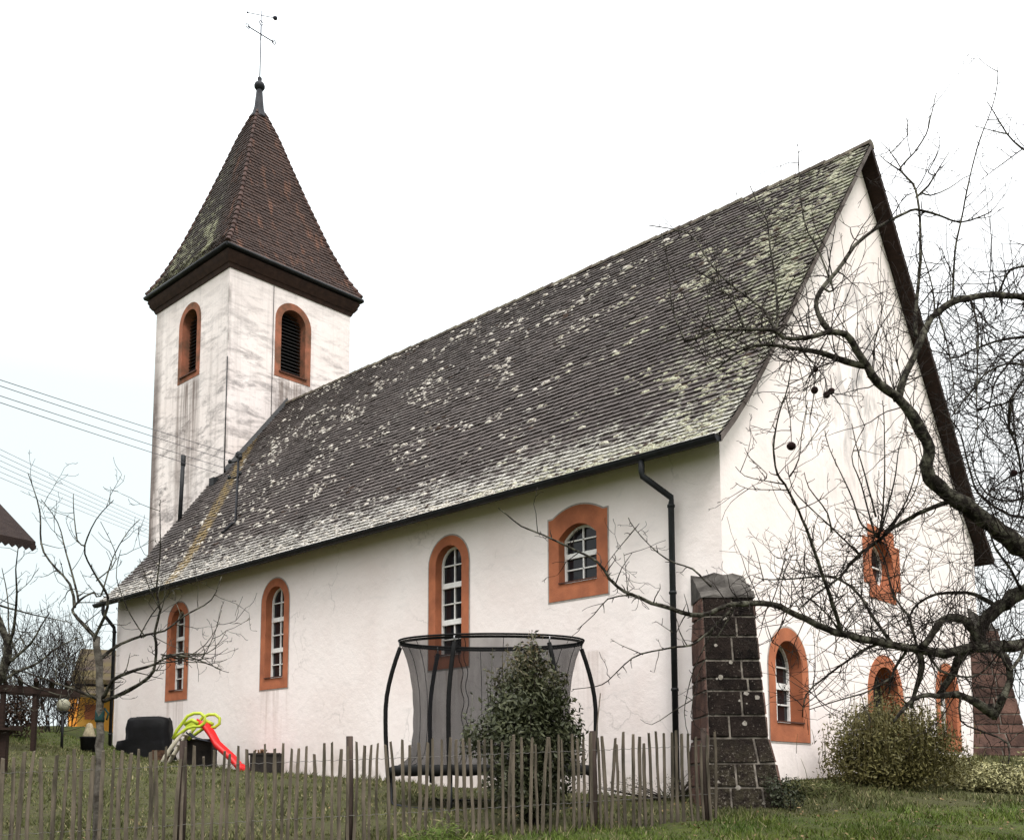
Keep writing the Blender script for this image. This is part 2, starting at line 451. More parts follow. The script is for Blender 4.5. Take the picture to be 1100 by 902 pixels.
M['tarp'] = simple('black_tarpaulin', (0.005, 0.005, 0.005), (0.007, 0.007, 0.008), 3, 0.6, 0.7, 5, spec=0.10)
M['dark_crate'] = simple('dark_crate', (0.016, 0.014, 0.013), (0.03, 0.025, 0.022), 6, 0.7, 0.3, 20)
M['brown_stuff'] = simple('brown_soil', (0.10, 0.055, 0.035), (0.04, 0.025, 0.018), 12, 0.95, 0.8, 25)
M['ribbon'] = simple('teal_ribbon', (0.008, 0.045, 0.045), (0.02, 0.03, 0.027), 20, 0.7, 0.4, 40)
M['house_wood'] = simple('brown_boarding', (0.16, 0.09, 0.05), (0.09, 0.05, 0.03), 3, 0.85, 0.4, 20, stretch=(4, 4, 0.3))
M['house_roof'] = simple('dark_house_roof', (0.020, 0.014, 0.013), (0.030, 0.021, 0.018), 5, 0.9, 0.4, 20)
M['far_roof'] = simple('mossy_far_roof', (0.055, 0.040, 0.035), (0.085, 0.068, 0.022), 0.9, 0.85, 0.6, 9, detail=7)
M['ochre'] = simple('ochre_wall', (0.85, 0.46, 0.10), (0.76, 0.34, 0.06), 1.5, 0.85, 0.2, 20)
M['sacking'] = simple('pale_sacking', (0.36, 0.31, 0.21), (0.20, 0.17, 0.11), 9, 0.95, 0.8, 30)
M['olive_stem'] = simple('olive_stem', (0.12, 0.105, 0.04), (0.07, 0.055, 0.025), 9, 0.9)
M['globe'] = simple('globe_glass', (0.30, 0.29, 0.22), (0.20, 0.195, 0.14), 8, 0.35)
M['withered'] = simple('withered_fruit', (0.012, 0.005, 0.005), (0.022, 0.008, 0.007), 15, 0.7, 0.6, 40)

def glass():
    mt, n, bs = new_mat('dark_window_glass')
    p = pos(n)
    bs.inputs['Base Color'].default_value = (0.010, 0.011, 0.014, 1)
    bs.inputs['Roughness'].default_value = 0.10
    bs.inputs['Specular IOR Level'].default_value = 0.35
    bump(n, bs, noise(n, p, 2.2, 2), 0.06, 0.05)
    return mt
M['glass'] = glass()

def moss_mat():
    mt, n, bs = new_mat('roof_moss')
    bs.inputs['Roughness'].default_value = 0.95
    bs.inputs['Specular IOR Level'].default_value = 0.05
    p = pos(n)
    sep = nd(n, 'ShaderNodeSeparateXYZ'); n.links.new(p, sep.inputs[0])
    g = nd(n, 'ShaderNodeNewGeometry')
    green = rng(n, math_(n, 'ADD', sep.outputs[1], rng(n, g.outputs['Random Per Island'], 0, 1, -2.5, 2.5)), 6.5, 2.0)
    c = mixc(n, green, (0.55, 0.52, 0.47), (0.40, 0.405, 0.30))
    c = mixc(n, rng(n, noise(n, p, 22, 4), 0.44, 0.64), c, (0.15, 0.12, 0.085))
    c = mixc(n, rng(n, g.outputs['Random Per Island'], 0.86, 0.90), c, (0.05, 0.035, 0.028))
    n.links.new(c, bs.inputs['Base Color'])
    bump(n, bs, noise(n, p, 40, 3), 0.8, 0.02)
    return mt
M['moss'] = moss_mat()

def net_mat():
    mt, n, bs = new_mat('black_netting')
    bs.inputs['Specular IOR Level'].default_value = 0.05
    bs.inputs['Base Color'].default_value = (0.012, 0.012, 0.013, 1)
    bs.inputs['Roughness'].default_value = 0.8
    p = pos(n)
    a = rng(n, noise(n, pos(n, (3, 3, .6)), 1.2, 4), 0.3, 0.7, 0.52, 0.66)
    n.links.new(a, bs.inputs['Alpha'])
    return mt
M['net'] = net_mat()

def leaf_mat(name, c1, c2, tip=None, ztip=(0, 1), rough=0.45):
    mt, n, bs = new_mat(name)
    bs.inputs['Roughness'].default_value = rough
    bs.inputs['Specular IOR Level'].default_value = 0.18
    g = nd(n, 'ShaderNodeNewGeometry')
    r = g.outputs['Random Per Island']
    p = pos(n)
    c = mixc(n, r, c1, c2)
    c = mixc(n, rng(n, noise(n, p, 3, 3), 0.4, 0.65, 0, 0.5), c, tuple(q * 0.55 for q in c1))
    if tip:
        sep = nd(n, 'ShaderNodeSeparateXYZ'); n.links.new(p, sep.inputs[0])
        f = math_(n, 'MULTIPLY', rng(n, sep.outputs[2], ztip[0], ztip[1]), rng(n, math_(n, 'FRACT', math_(n, 'MULTIPLY', r, 7.3)), 0.35, 0.7))
        c = mixc(n, f, c, tip)
    n.links.new(c, bs.inputs['Base Color'])
    return mt
M['laurel'] = leaf_mat('laurel_leaf', (0.035, 0.041, 0.020), (0.072, 0.076, 0.037), (0.11, 0.075, 0.038), (1.2, 2.3))
M['olive_leaf'] = leaf_mat('olive_leaf', (0.075, 0.068, 0.022), (0.145, 0.128, 0.045))
M['variegated_leaf'] = leaf_mat('variegated_leaf', (0.15, 0.145, 0.06), (0.42, 0.39, 0.20))
M['dead_leaf'] = leaf_mat('dead_leaf', (0.13, 0.075, 0.035), (0.24, 0.17, 0.085), rough=.8)
M['hedge_leaf'] = leaf_mat('brown_hedge_leaf', (0.030, 0.018, 0.012), (0.060, 0.036, 0.022), rough=.8)
M['ivy'] = leaf_mat('ivy_leaf', (0.028, 0.034, 0.018), (0.05, 0.055, 0.028))
M['weed'] = leaf_mat('weed_leaf', (0.085, 0.075, 0.045), (0.16, 0.14, 0.085))

def grass_mats():
    def colour(n, p):
        sep = nd(n, 'ShaderNodeSeparateXYZ'); n.links.new(p, sep.inputs[0])
        # inside the paling fence the turf is olive and worn, outside it is fresh
        s = math_(n, 'ADD', math_(n, 'MULTIPLY', sep.outputs[0], 0.434), math_(n, 'MULTIPLY', sep.outputs[1], 0.901))
        inside = rng(n, s, -2.4, -1.9)
        hill = rng(n, sep.outputs[1], 15.5, 18.5)
        k = rng(n, noise(n, p, 1.3, 6, 0.65), 0.35, 0.68)
        fresh = mixc(n, k, (0.054, 0.090, 0.012), (0.105, 0.132, 0.022))
        worn = mixc(n, k, (0.053, 0.063, 0.017), (0.098, 0.101, 0.038))
        c = mixc(n, inside, fresh, worn)
        return mixc(n, hill, c, mixc(n, k, (0.055, 0.088, 0.014), (0.09, 0.11, 0.022)))
    mt, n, bs = new_mat('turf'); p = pos(n)
    bs.inputs['Roughness'].default_value = 0.95; bs.inputs['Specular IOR Level'].default_value = 0.1
    c = colour(n, p)
    c = mixc(n, rng(n, noise(n, p, 14, 5, 0.7), 0.38, 0.62, 0.15, 0.85), c, (0.056, 0.048, 0.032))
    n.links.new(c, bs.inputs['Base Color'])
    bump(n, bs, noise(n, p, 25, 5, 0.7), 0.9, 0.06)
    mt2, n, bs = new_mat('grass_blade'); p = pos(n)
    bs.inputs['Roughness'].default_value = 0.7; bs.inputs['Specular IOR Level'].default_value = 0.2
    g = nd(n, 'ShaderNodeNewGeometry')
    c = colour(n, p)
    hs = nd(n, 'ShaderNodeHueSaturation')
    n.links.new(rng(n, g.outputs['Random Per Island'], 0, 1, 0.6, 1.45), hs.inputs['Value'])
    n.links.new(c, hs.inputs['Color'])
    c = mixc(n, rng(n, g.outputs['Random Per Island'], 0.86, 0.9), hs.outputs[0], (0.22, 0.19, 0.10))
    n.links.new(c, bs.inputs['Base Color'])
    return mt, mt2
M['turf'], M['blade'] = grass_mats()

# ------------------------------------------------------------------ ground
GP = [(0, 21.7, .92), (0, 17, .55), (0, 11.8, .21), (0, 7, -.05), (0, 4, -.15), (0, 1.5, -.24), (2.2, 0, .10), (6, 0, .35), (12.2, 0, .73),
      (15, -1, .85), (-1.1, -1.1, -.42), (-2.37, -1.25, -.50), (-10.66, 2.76, -.92), (-6.5, .75, -.73), (-14.85, -9.07, -1.6),
      (-2.85, 2.73, -.33), (3.45, -1.34, -.06), (5.67, -2.21, -.16), (-1.9, -6, -.95), (40, 60, 2.5), (-40, 60, 1.5), (60, 0, 1.0),
      (-60, 0, -1.5), (0, -60, -3), (18, 25, 1.2), (80, -40, 0), (-60, -60, -3), (120, 120, 4), (-30, 10, -.6)]
for px, py, d in ((60, 786, 28), (100, 779, 33), (20, 800, 22), (35, 813, 19.5), (157, 816, 28), (235, 829, 25.5), (1000, 893, 13), (900, 880, 14.5), (380, 838, 21)):
    q = at(px, py, d); GP.append((q.x, q.y, q.z))
G = np.array(GP, float)
_d = np.sqrt(((G[:, None, :2] - G[None, :, :2]) ** 2).sum(-1))
_n = len(G)
_A = np.zeros((_n + 3, _n + 3)); _A[:_n, :_n] = _d + np.eye(_n) * -0.15
_A[:_n, _n] = 1; _A[:_n, _n + 1:] = G[:, :2]; _A[_n, :_n] = 1; _A[_n + 1:, :_n] = G[:, :2].T
_w = np.linalg.solve(_A, np.concatenate([G[:, 2], np.zeros(3)]))
def gz_arr(xy):
    xy = np.asarray(xy, float).reshape(-1, 2)
    r = np.sqrt(((xy[:, None, :] - G[None, :, :2]) ** 2).sum(-1))
    return r @ _w[:_n] + _w[_n] + xy @ _w[_n + 1:]
def gz(x, y): return float(gz_arr([(x, y)])[0])

def build_ground():
    near = np.arange(-22, 30, 0.35)
    far = np.array([32, 36, 42, 50, 65, 90, 140, 250, 450, 800])
    xs = np.concatenate([-far[::-1] + 8, near, far])
    ys = np.concatenate([-far[::-1] + 8, near, far])
    XX, YY = np.meshgrid(xs, ys, indexing='ij')
    P = np.stack([XX.ravel(), YY.ravel()], 1)
    cl = np.clip(P, -60, 110)
    Z = gz_arr(cl)
    rr = np.random.RandomState(3)
    nearm = (np.abs(P[:, 0] - 4) < 25) & (np.abs(P[:, 1] - 4) < 25)
    Z += np.where(nearm, rr.normal(0, 0.012, len(Z)), 0)
    mb = MB()
    ny = len(ys)
    vs = [(P[i, 0], P[i, 1], Z[i]) for i in range(len(P))]
    fs = []
    for i in range(len(xs) - 1):
        for j in range(ny - 1):
            a = i * ny + j
            fs.append((a, a + ny, a + ny + 1, a + 1))
    mb.add(vs, fs, 0, True)
    o = mb.build('ground', M['turf'])
    o['kind'] = 'structure'
build_ground()

# ------------------------------------------------------------------ church
W_, L_ = 12.25, 22.35
CXN = W_ / 2
TX, TY, TW = 3.604, 22.218, 5.40
TCX, TCY = TX + TW / 2, TY + TW / 2
church = thing('church', (CXN, 9, 0.2), 'white plastered village church with steep mossy tiled roof and square pointed tower', 'church')

PROF = [(-0.50, 5.78), (0.0, 6.27), (0.5, 6.82), (1.1, 7.55), (1.9, 8.62), (6.125, 14.14)]
def side_pt(a, b, d=0.0): return Vector((-d, a, b))             # side wall, a = y
def gable_pt(a, b, d=0.0): return Vector((a, -d, b))            # gable, a = x
def tr_pt(a, b, d=0.0): return Vector((a, TY - d, b))           # tower face towards the nave, a = x
def tl_pt(a, b, d=0.0): return Vector((TX - d, a, b))           # tower side face, a = y

def arch(ac, z0, z1, hw, n=16):
    pts = [(ac - hw, z0), (ac + hw, z0)]
    for i in range(n + 1):
        t = math.pi * i / n
        pts.append((ac + hw * math.cos(t), z1 - hw + hw * math.sin(t)))
    return pts
def segarch(ac, z0, zs, zt, hw, n=12, shoulder=0.0):
    pts = [(ac - hw, z0), (ac + hw, z0), (ac + hw, zs)]
    hw2 = hw - shoulder
    for i in range(n + 1):
        t = i / n
        u = 1 - 2 * t
        pts.append((ac + hw2 * u, zs + (zt - zs) * (1 - u * u)))
    if shoulder: pts.append((ac - hw, zs))
    if not shoulder: pts = pts[:2] + pts[3:]
    return pts
def inset(ol, ac, zc, k):
    # move an outline inwards by k metres (convex enough outlines)
    n = len(ol); res = []
    for i in range(n):
        p0, p1, p2 = Vector(ol[i - 1]), Vector(ol[i]), Vector(ol[(i + 1) % n])
        d1, d2 = (p1 - p0), (p2 - p1)
        if d1.length < 1e-6: d1 = d2
        if d2.length < 1e-6: d2 = d1
        d1, d2 = d1.normalized(), d2.normalized()
        n1, n2 = Vector((-d1.y, d1.x)), Vector((-d2.y, d2.x))
        nn = (n1 + n2); nn = nn.normalized() if nn.length > 1e-6 else n1
        c = max(0.5, nn.dot(n1))
        q = p1 + nn * (k / c)
        res.append((q.x, q.y))
    return res

def window(fn, outer, inner, depth, bars, cat_name='window', sill=True, pm='terracotta', edge=True, frame_w=0.05):
    """surround + reveal is the window part; sash, pane and sill are its sub-parts. bars: (a0,b0,a1,b1,width)"""
    mb = MB()
    pr = 0.014
    mb.tess([outer, inner], lambda a, b: fn(a, b, pr), 0)
    mb.extrude_strip(outer, lambda a, b: fn(a, b, pr), lambda a, b: fn(a, b, -0.02), mi=0)
    mb.extrude_strip(inner, lambda a, b: fn(a, b, pr), lambda a, b: fn(a, b, -depth - 0.08), mi=0)
    if edge:
        ac = sum(p[0] for p in outer) / len(outer)
        o2 = inset(outer, 0, 0, -0.035)
        mb.tess([o2, outer], lambda a, b: fn(a, b, 0.006), 1)
    wd = mb.build(cat_name, [M[pm], M['surround_edge']], church)
    mb = MB()
    mb.tess([inset(inner, 0, 0, -0.01)], lambda a, b: fn(a, b, -depth - 0.05))
    mb.build('pane', M['glass'], wd)
    mb = MB()
    ins = inset(inner, 0, 0, frame_w)
    mb.tess([inset(inner, 0, 0, 0.004), ins], lambda a, b: fn(a, b, -depth))
    mb.extrude_strip(ins, lambda a, b: fn(a, b, -depth), lambda a, b: fn(a, b, -depth - 0.045))
    for a0, b0, a1, b1, wdt in bars:
        da, db = a1 - a0, b1 - b0
        l = math.hypot(da, db); na, nb = -db / l * wdt / 2, da / l * wdt / 2
        big = wdt > 0.05
        dd = -depth + (0.014 if big else -0.004)
        quad = [(a0 + na, b0 + nb), (a1 + na, b1 + nb), (a1 - na, b1 - nb), (a0 - na, b0 - nb)]
        mb.add([fn(a, b, dd) for a, b in quad], [(0, 1, 2, 3)])
        mb.extrude_strip(quad, lambda a, b: fn(a, b, dd), lambda a, b: fn(a, b, -depth - 0.04))
    mb.build('sash', M['white_paint'], wd)
    if sill:
        mb = MB()
        a0, a1 = inner[0][0] + 0.004, inner[1][0] - 0.004; z0 = inner[0][1]
        mb.add([fn(a0, z0 + 0.002, pr + 0.03), fn(a1, z0 + 0.002, pr + 0.03), fn(a1, z0 + 0.045, -depth + 0.02), fn(a0, z0 + 0.045, -depth + 0.02),
                fn(a0, z0 + 0.03, pr + 0.03), fn(a1, z0 + 0.03, pr + 0.03)],
               [(4, 5, 2, 3), (0, 1, 5, 4), (0, 4, 3), (1, 2, 5)])
        mb.build('sill', M['dark_sill'], wd)
    return wd

def tall_bars(ac, z0, zt, hw):
    fw = 0.05
    zs = zt - hw
    tiers = [z0, z0 + (zs - z0) * 0.375, z0 + (zs - z0) * 0.78]
    b = [(ac, z0 + fw, ac, zt - fw, 0.026)]
    for zz in tiers[1:]:
        b.append((ac - hw + 0.02, zz, ac + hw - 0.02, zz, 0.115))
    b.append((ac - hw + 0.02, (tiers[0] + tiers[1]) / 2, ac + hw - 0.02, (tiers[0] + tiers[1]) / 2, 0.026))
    b.append((ac - hw + 0.02, (tiers[1] + tiers[2]) / 2, ac + hw - 0.02, (tiers[1] + tiers[2]) / 2, 0.026))
    zz = tiers[2] + (zt - tiers[2]) * 0.52
    b.append((ac - hw + 0.02, zz, ac + hw - 0.02, zz, 0.026))
    return b

side_holes, gable_holes, trh, tlh = [], [], [], []
for yc in (18.42, 13.40, 6.80):
    outer = arch(yc, 2.48, 5.38, 0.63); inner = arch(yc, 2.76, 5.17, 0.41)
    window(side_pt, outer, inner, 0.17, tall_bars(yc, 2.76, 5.17, 0.41)); side_holes.append(inner)
yc = 3.18
outer = segarch(yc, 3.54, 5.17, 5.36, 0.73, 14, 0.10); inner = segarch(yc, 3.86, 4.76, 5.00, 0.47, 14)
window(side_pt, outer, inner, 0.16, [(yc, 3.9, yc, 4.96, 0.026), (yc - .45, 4.42, yc + .45, 4.42, 0.10), (yc - .45, 4.15, yc + .45, 4.15, 0.024), (yc - .45, 4.72, yc + .45, 4.72, 0.024)])
side_holes.append(inner)
for xc in (2.18, 9.95):
    outer = arch(xc, 0.76, 2.86, 0.74); inner = arch(xc, 1.10, 2.62, 0.50)
    window(gable_pt, outer, inner, 0.25, [(xc, 1.15, xc, 2.57, 0.026), (xc - .48, 1.80, xc + .48, 1.80, 0.12), (xc - .48, 1.46, xc + .48, 1.46, 0.026), (xc - .48, 2.16, xc + .48, 2.16, 0.026)])
    gable_holes.append(inner)
# octagon / notched cross window with an oval light
xc, zc = 6.5, 4.72
a_, n_ = 0.94, 0.27
h_, m_ = 0.50, 0.80
outer = [(xc - a_ + n_, zc - m_), (xc + a_ - n_, zc - m_), (xc + a_ - n_, zc - h_), (xc + a_, zc - h_), (xc + a_, zc + h_), (xc + a_ - n_, zc + h_),
         (xc + a_ - n_, zc + m_), (xc - a_ + n_, zc + m_), (xc - a_ + n_, zc + h_), (xc - a_, zc + h_), (xc - a_, zc - h_), (xc - a_ + n_, zc - h_)]
inner = [(xc + 0.56 * math.sin(t), zc - 0.54 * math.cos(t)) for t in [2 * math.pi * i / 24 for i in range(24)]]
window(gable_pt, outer, inner, 0.24, [(xc, zc - .5, xc, zc + .5, 0.03), (xc - .5, zc, xc + .5, zc, 0.03)], sill=False, edge=False)
gable_holes.append(inner)
# arched portal in the gable
xc = 6.42
outer = arch(xc, 0.30, 2.74, 0.90); inner = arch(xc, 0.28, 2.48, 0.66)
mb = MB()
mb.tess([outer, inner], lambda a, b: gable_pt(a, b, 0.014)); mb.extrude_strip(outer, lambda a, b: gable_pt(a, b, 0.014), lambda a, b: gable_pt(a, b, -0.02))
mb.extrude_strip(inner, lambda a, b: gable_pt(a, b, 0.014), lambda a, b: gable_pt(a, b, -0.4))
dr = mb.build('door', M['terracotta'], church)
mb = MB()
mb.tess([inset(inner, 0, 0, -0.01)], lambda a, b: gable_pt(a, b, -0.36))
for i in range(6): mb.bar(gable_pt(xc - .55 + i * .22, 0.35, -0.352), gable_pt(xc - .55 + i * .22, 2.2, -0.352), 0.012, 0.01)
mb.build('door_leaf', M['louvre'], dr)
gable_holes.append(inner)

# tower belfry openings
def louvre_window(fn, ac):
    outer = arch(ac, 15.10, 18.12, 0.80); inner = arch(ac, 15.33, 17.86, 0.54)
    mb = MB()
    mb.tess([outer, inner], lambda a, b: fn(a, b, 0.014)); mb.extrude_strip(outer, lambda a, b: fn(a, b, 0.014), lambda a, b: fn(a, b, -0.02))
    mb.extrude_strip(inner, lambda a, b: fn(a, b, 0.014), lambda a, b: fn(a, b, -0.60))
    o = mb.build('belfry_window', M['tower_terracotta'], church)
    mb = MB()
    mb.tess([inset(inner, 0, 0, -0.01)], lambda a, b: fn(a, b, -0.58))
    z = 15.42
    while z < 17.8:
        hw = 0.53 if z < 17.32 else math.sqrt(max(0.02, 0.53 ** 2 - (z - 17.32) ** 2))
        q = [(ac - hw, z), (ac + hw, z)]
        mb.add([fn(ac - hw, z, -0.28), fn(ac + hw, z, -0.28), fn(ac + hw, z + 0.13, -0.46), fn(ac - hw, z + 0.13, -0.46),
                fn(ac - hw, z - 0.018, -0.28), fn(ac + hw, z - 0.018, -0.28), fn(ac + hw, z + 0.112, -0.46), fn(ac - hw, z + 0.112, -0.46)],
               [(0, 1, 2, 3), (4, 5, 1, 0), (7, 6, 5, 4)])
        z += 0.135
    mb.build('louvre', M['louvre'], o)
    mb = MB()
    mb.add([fn(ac - .62, 15.28, 0.07), fn(ac + .62, 15.28, 0.07), fn(ac + .535, 15.36, -0.3), fn(ac - .535, 15.36, -0.3), fn(ac - .62, 15.33, 0.07), fn(ac + .62, 15.33, 0.07)],
           [(4, 5, 2, 3), (0, 1, 5, 4), (0, 4, 3), (1, 2, 5)])
    mb.build('sill', M['dark_sill'], o)
    return inner
trh.append(louvre_window(tr_pt, 6.35)); tlh.append(louvre_window(tl_pt, 24.95))

# walls
def prof_z(x, drop=0.16):
    x = min(x, W_ - x)
    for (x0, z0), (x1, z1) in zip(PROF, PROF[1:]):
        if x <= x1: return z0 + (z1 - z0) * (x - x0) / (x1 - x0) - drop
    return PROF[-1][1] - drop
mb = MB()
zb = -0.9
mb.tess([[(0, zb), (L_, zb), (L_, prof_z(0)), (0, prof_z(0))]] + side_holes, lambda a, b: side_pt(a, b))
gp = [(0, zb), (W_, zb), (W_, prof_z(0))] + [(W_ - x, prof_z(x)) for x, z in PROF[2:]] + [(x, prof_z(x)) for x, z in reversed(PROF[2:-1])] + [(0, prof_z(0))]
mb.tess([gp] + gable_holes, lambda a, b: gable_pt(a, b))
mb.tess([gp], lambda a, b: Vector((a, L_, b)))
mb.poly([(W_, 0, zb), (W_, L_, zb), (W_, L_, prof_z(0)), (W_, 0, prof_z(0))])
wall = mb.build('wall', M['plaster'], church)
props(wall, 'white roughcast nave wall')

TZ = 18.65
mb = MB()
mb.tess([[(TX, 0), (TX + TW, 0), (TX + TW, TZ), (TX, TZ)]] + trh, lambda a, b: tr_pt(a, b))
mb.tess([[(TY, 0), (TY + TW, 0), (TY + TW, TZ), (TY, TZ)]] + tlh, lambda a, b: tl_pt(a, b))
mb.poly([(TX + TW, TY, 0), (TX + TW, TY + TW, 0), (TX + TW, TY + TW, TZ), (TX + TW, TY, TZ)])
mb.poly([(TX, TY + TW, 0), (TX + TW, TY + TW, 0), (TX + TW, TY + TW, TZ), (TX, TY + TW, TZ)])
props(mb.build('tower', M['tower_plaster'], church), 'square white tower streaked with grey dirt')

# nave roof: deck plus individual plain tiles
def arclen(prof):
    s = [0]
    for (a, b), (c, d) in zip(prof, prof[1:]): s.append(s[-1] + math.hypot(c - a, d - b))
    return s
def along(prof, S, s):
    s = max(0.0, min(S[-1], s))
    for i in range(len(prof) - 1):
        if s <= S[i + 1] + 1e-9:
            t = (s - S[i]) / (S[i + 1] - S[i])
            p = Vector((prof[i][0] + (prof[i + 1][0] - prof[i][0]) * t, prof[i][1] + (prof[i + 1][1] - prof[i][1]) * t))
            d = Vector((prof[i + 1][0] - prof[i][0], prof[i + 1][1] - prof[i][1])).normalized()
            return p, d
def tiles(mb, prof, place, span, expo=0.166, wid=0.19, thick=0.056, jit=0.008, ang=0.0):
    """prof: list of (run, z); place(run, z, t) -> Vector; span(run) -> (t0, t1)"""
    S = arclen(prof)
    rows = int(S[-1] / expo)
    for k in range(rows):
        s0 = k * expo - 0.03 if k else -0.05
        s1 = (k + 1) * expo + 0.05
        p0, d0 = along(prof, S, s0); p1, d1 = along(prof, S, s1)
        if s0 < 0: p0 = p0 + d0 * s0
        nr0 = Vector((-d0.y, d0.x)); nr1 = Vector((-d1.y, d1.x))
        t0, t1 = span(p0.x)
        u0, u1 = span(p1.x)
        x = t0 - (wid / 2 if k % 2 else 0) + rnd.uniform(-.01, .01)
        while x < t1:
            a, b = max(x, t0) + 0.003, min(x + wid, t1) - 0.003
            x += wid
            if b - a < 0.03: continue
            lift = thick + rnd.uniform(-jit, jit) + (rnd.random() < 0.02) * 0.012
            slip = rnd.uniform(-.005, .005) - (rnd.random() < 0.012) * 0.04
            q0 = p0 + d0 * slip
            lo = q0 + nr0 * lift; lob = q0 + nr0 * (lift - 0.034); up = p1 + nr1 * 0.004
            ua, ub = max(a, u0), min(b, u1)
            if ub <= ua: ua = ub = (max(a, u0) + min(b, u1)) / 2
            c = (b - a) * 0.22
            lo2 = lo - d0 * 0.010; lob2 = lob - d0 * 0.010
            vs = [place(up.x, up.y, ua), place(up.x, up.y, ub),
                  place(lo.x, lo.y, b), place(lo2.x, lo2.y, b - c), place(lo2.x, lo2.y, a + c), place(lo.x, lo.y, a),
                  place(lob.x, lob.y, b), place(lob2.x, lob2.y, b - c), place(lob2.x, lob2.y, a + c), place(lob.x, lob.y, a)]
            mb.add(vs, [(0, 5, 4, 3, 2, 1), (5, 9, 8, 4), (4, 8, 7, 3), (3, 7, 6, 2)])
Y0, Y1 = -0.34, L_ + 0.42
mb = MB()
def deck(sgn):
    top, bot = [], []
    for x, z in PROF:
        xx = x if sgn > 0 else W_ - x
        top.append((xx, z - 0.015)); bot.append((xx, z - 0.11))
    ol = top + bot[::-1]
    mb.tess([ol], lambda a, b: Vector((a, Y0 + 0.03, b)))
    mb.tess([ol], lambda a, b: Vector((a, Y1 - 0.03, b)))
    mb.extrude_strip(ol, lambda a, b: Vector((a, Y0 + 0.03, b)), lambda a, b: Vector((a, Y1 - 0.03, b)))
deck(1); deck(-1)
roof = mb.build('roof', M['brown_wood'], church)
mb = MB()
from mathutils import noise as mnoise
def sag(r, t): return .030 * mnoise.noise(Vector((t * .30, r * .45, 2))) + .016 * mnoise.noise(Vector((t * 1.1, r * 1.3, 5)))
tiles(mb, PROF, lambda r, z, t: Vector((r, t, z + sag(r, t) + .012)), lambda r: (Y0, Y1))
tiles(mb, PROF, lambda r, z, t: Vector((W_ - r, t, z)), lambda r: (Y0, Y1), wid=0.38)
mb.build('tile_covering', M['tiles'], roof)
# ridge caps
mb = MB()
y = Y0
while y < TY + 0.3:
    zz = 14.14 + rnd.uniform(-.015, .015)
    vs0, vs1 = [], []
    for k in range(7):
        t = math.pi * k / 6
        for vs, yy, r in ((vs0, y, 0.155), (vs1, y + 0.40, 0.135)):
            vs.append((CXN + math.cos(t) * r, yy, zz - 0.075 + math.sin(t) * r))
    n = 7
    mb.add(vs0 + vs1, [(i, i + 1, n + i + 1, n + i) for i in range(n - 1)] + [tuple(range(n))])
    y += 0.36
mb.build('ridge_cap', M['ridge'], roof)
# verge boards and mortar strip on the gable
mb = MB()
for sgn in (1, -1):
    pts = [((x if sgn > 0 else W_ - x), z) for x, z in PROF]
    top = [(a, b + 0.005) for a, b in pts]; bot = [(a, b - (0.12 if sgn > 0 else 0.16)) for a, b in pts]
    ol = top + bot[::-1]
    for (p, q, p2, q2) in zip(top, top[1:], bot, bot[1:]):
        mi = 0 if sgn > 0 else 1
        vs = [(p[0], Y0 + 0.026, p[1]), (q[0], Y0 + 0.026, q[1]), (q2[0], Y0 + 0.026, q2[1]), (p2[0], Y0 + 0.026, p2[1]),
              (p[0], Y0 - 0.004, p[1]), (q[0], Y0 - 0.004, q[1]), (q2[0], Y0 - 0.004, q2[1]), (p2[0], Y0 - 0.004, p2[1])]
        mb.add(vs, [(4, 5, 6, 7), (3, 2, 6, 7), (0, 1, 5, 4)], mi)
mb.build('verge_board', [M['verge'], M['brown_wood']], roof)
# gutters
def half_gutter(y0, y1, x, z0, z1, r=0.10):
    mb = MB()
    n = 9
    vs = []
    for yy, zz in ((y0, z0), (y1, z1)):
        for k in range(n):
            t = math.pi + math.pi * k / (n - 1)
            vs.append((x + math.cos(t) * r, yy, zz + math.sin(t) * r))
        for k in range(n):
            t = 2 * math.pi - math.pi * k / (n - 1)
            vs.append((x + math.cos(t) * r * .9, yy, zz + math.sin(t) * r * .9))
    m2 = 2 * n
    mb.add(vs, [(i, (i + 1) % m2, m2 + (i + 1) % m2, m2 + i) for i in range(m2)] + [tuple(range(n)), tuple(range(m2, m2 + n))])
    yy = y0 + 0.5
    while yy < y1:
        mb.bar((x - r, yy, z0 - 0.02), (x + r, yy, z0 + 0.03), 0.03, 0.008); yy += 0.8
    mb.tube([(x - r, y0, z0), (x - r, y1, z1)], 0.012, 6)
    # fascia board behind the gutter
    mb.box((x + r + 0.03, (y0 + y1) / 2, z0 + 0.0), (0.025, y1 - y0, 0.11))
    return mb
half_gutter(Y0 + 0.02, Y1 - 0.02, -0.56, 5.76, 5.76).build('gutter', M['gutter'], church)
def downpipe(yy, elbow):
    mb = MB()
    zg = gz(-0.15, yy)
    pts = [(-0.56, yy - elbow, 5.70), (-0.56, yy - elbow, 5.48), (-0.54, yy - elbow, 5.40), (-0.17, yy - 0.03, 5.02), (-0.14, yy, 4.9), (-0.14, yy, zg - 0.1)]
    mb.tube(pts, 0.055, 10)
    for z in (4.85, 3.3, 1.6): mb.lathe((-0.14, yy, z), [(0.056, 0), (0.068, 0.005), (0.068, 0.05), (0.056, 0.055)], 10)
    mb.build('downpipe', M['gutter'], church)
pA = on_x(722, 600, -0.14)
downpipe(pA.y, -0.32)
downpipe(L_ - 0.12, 0.05)

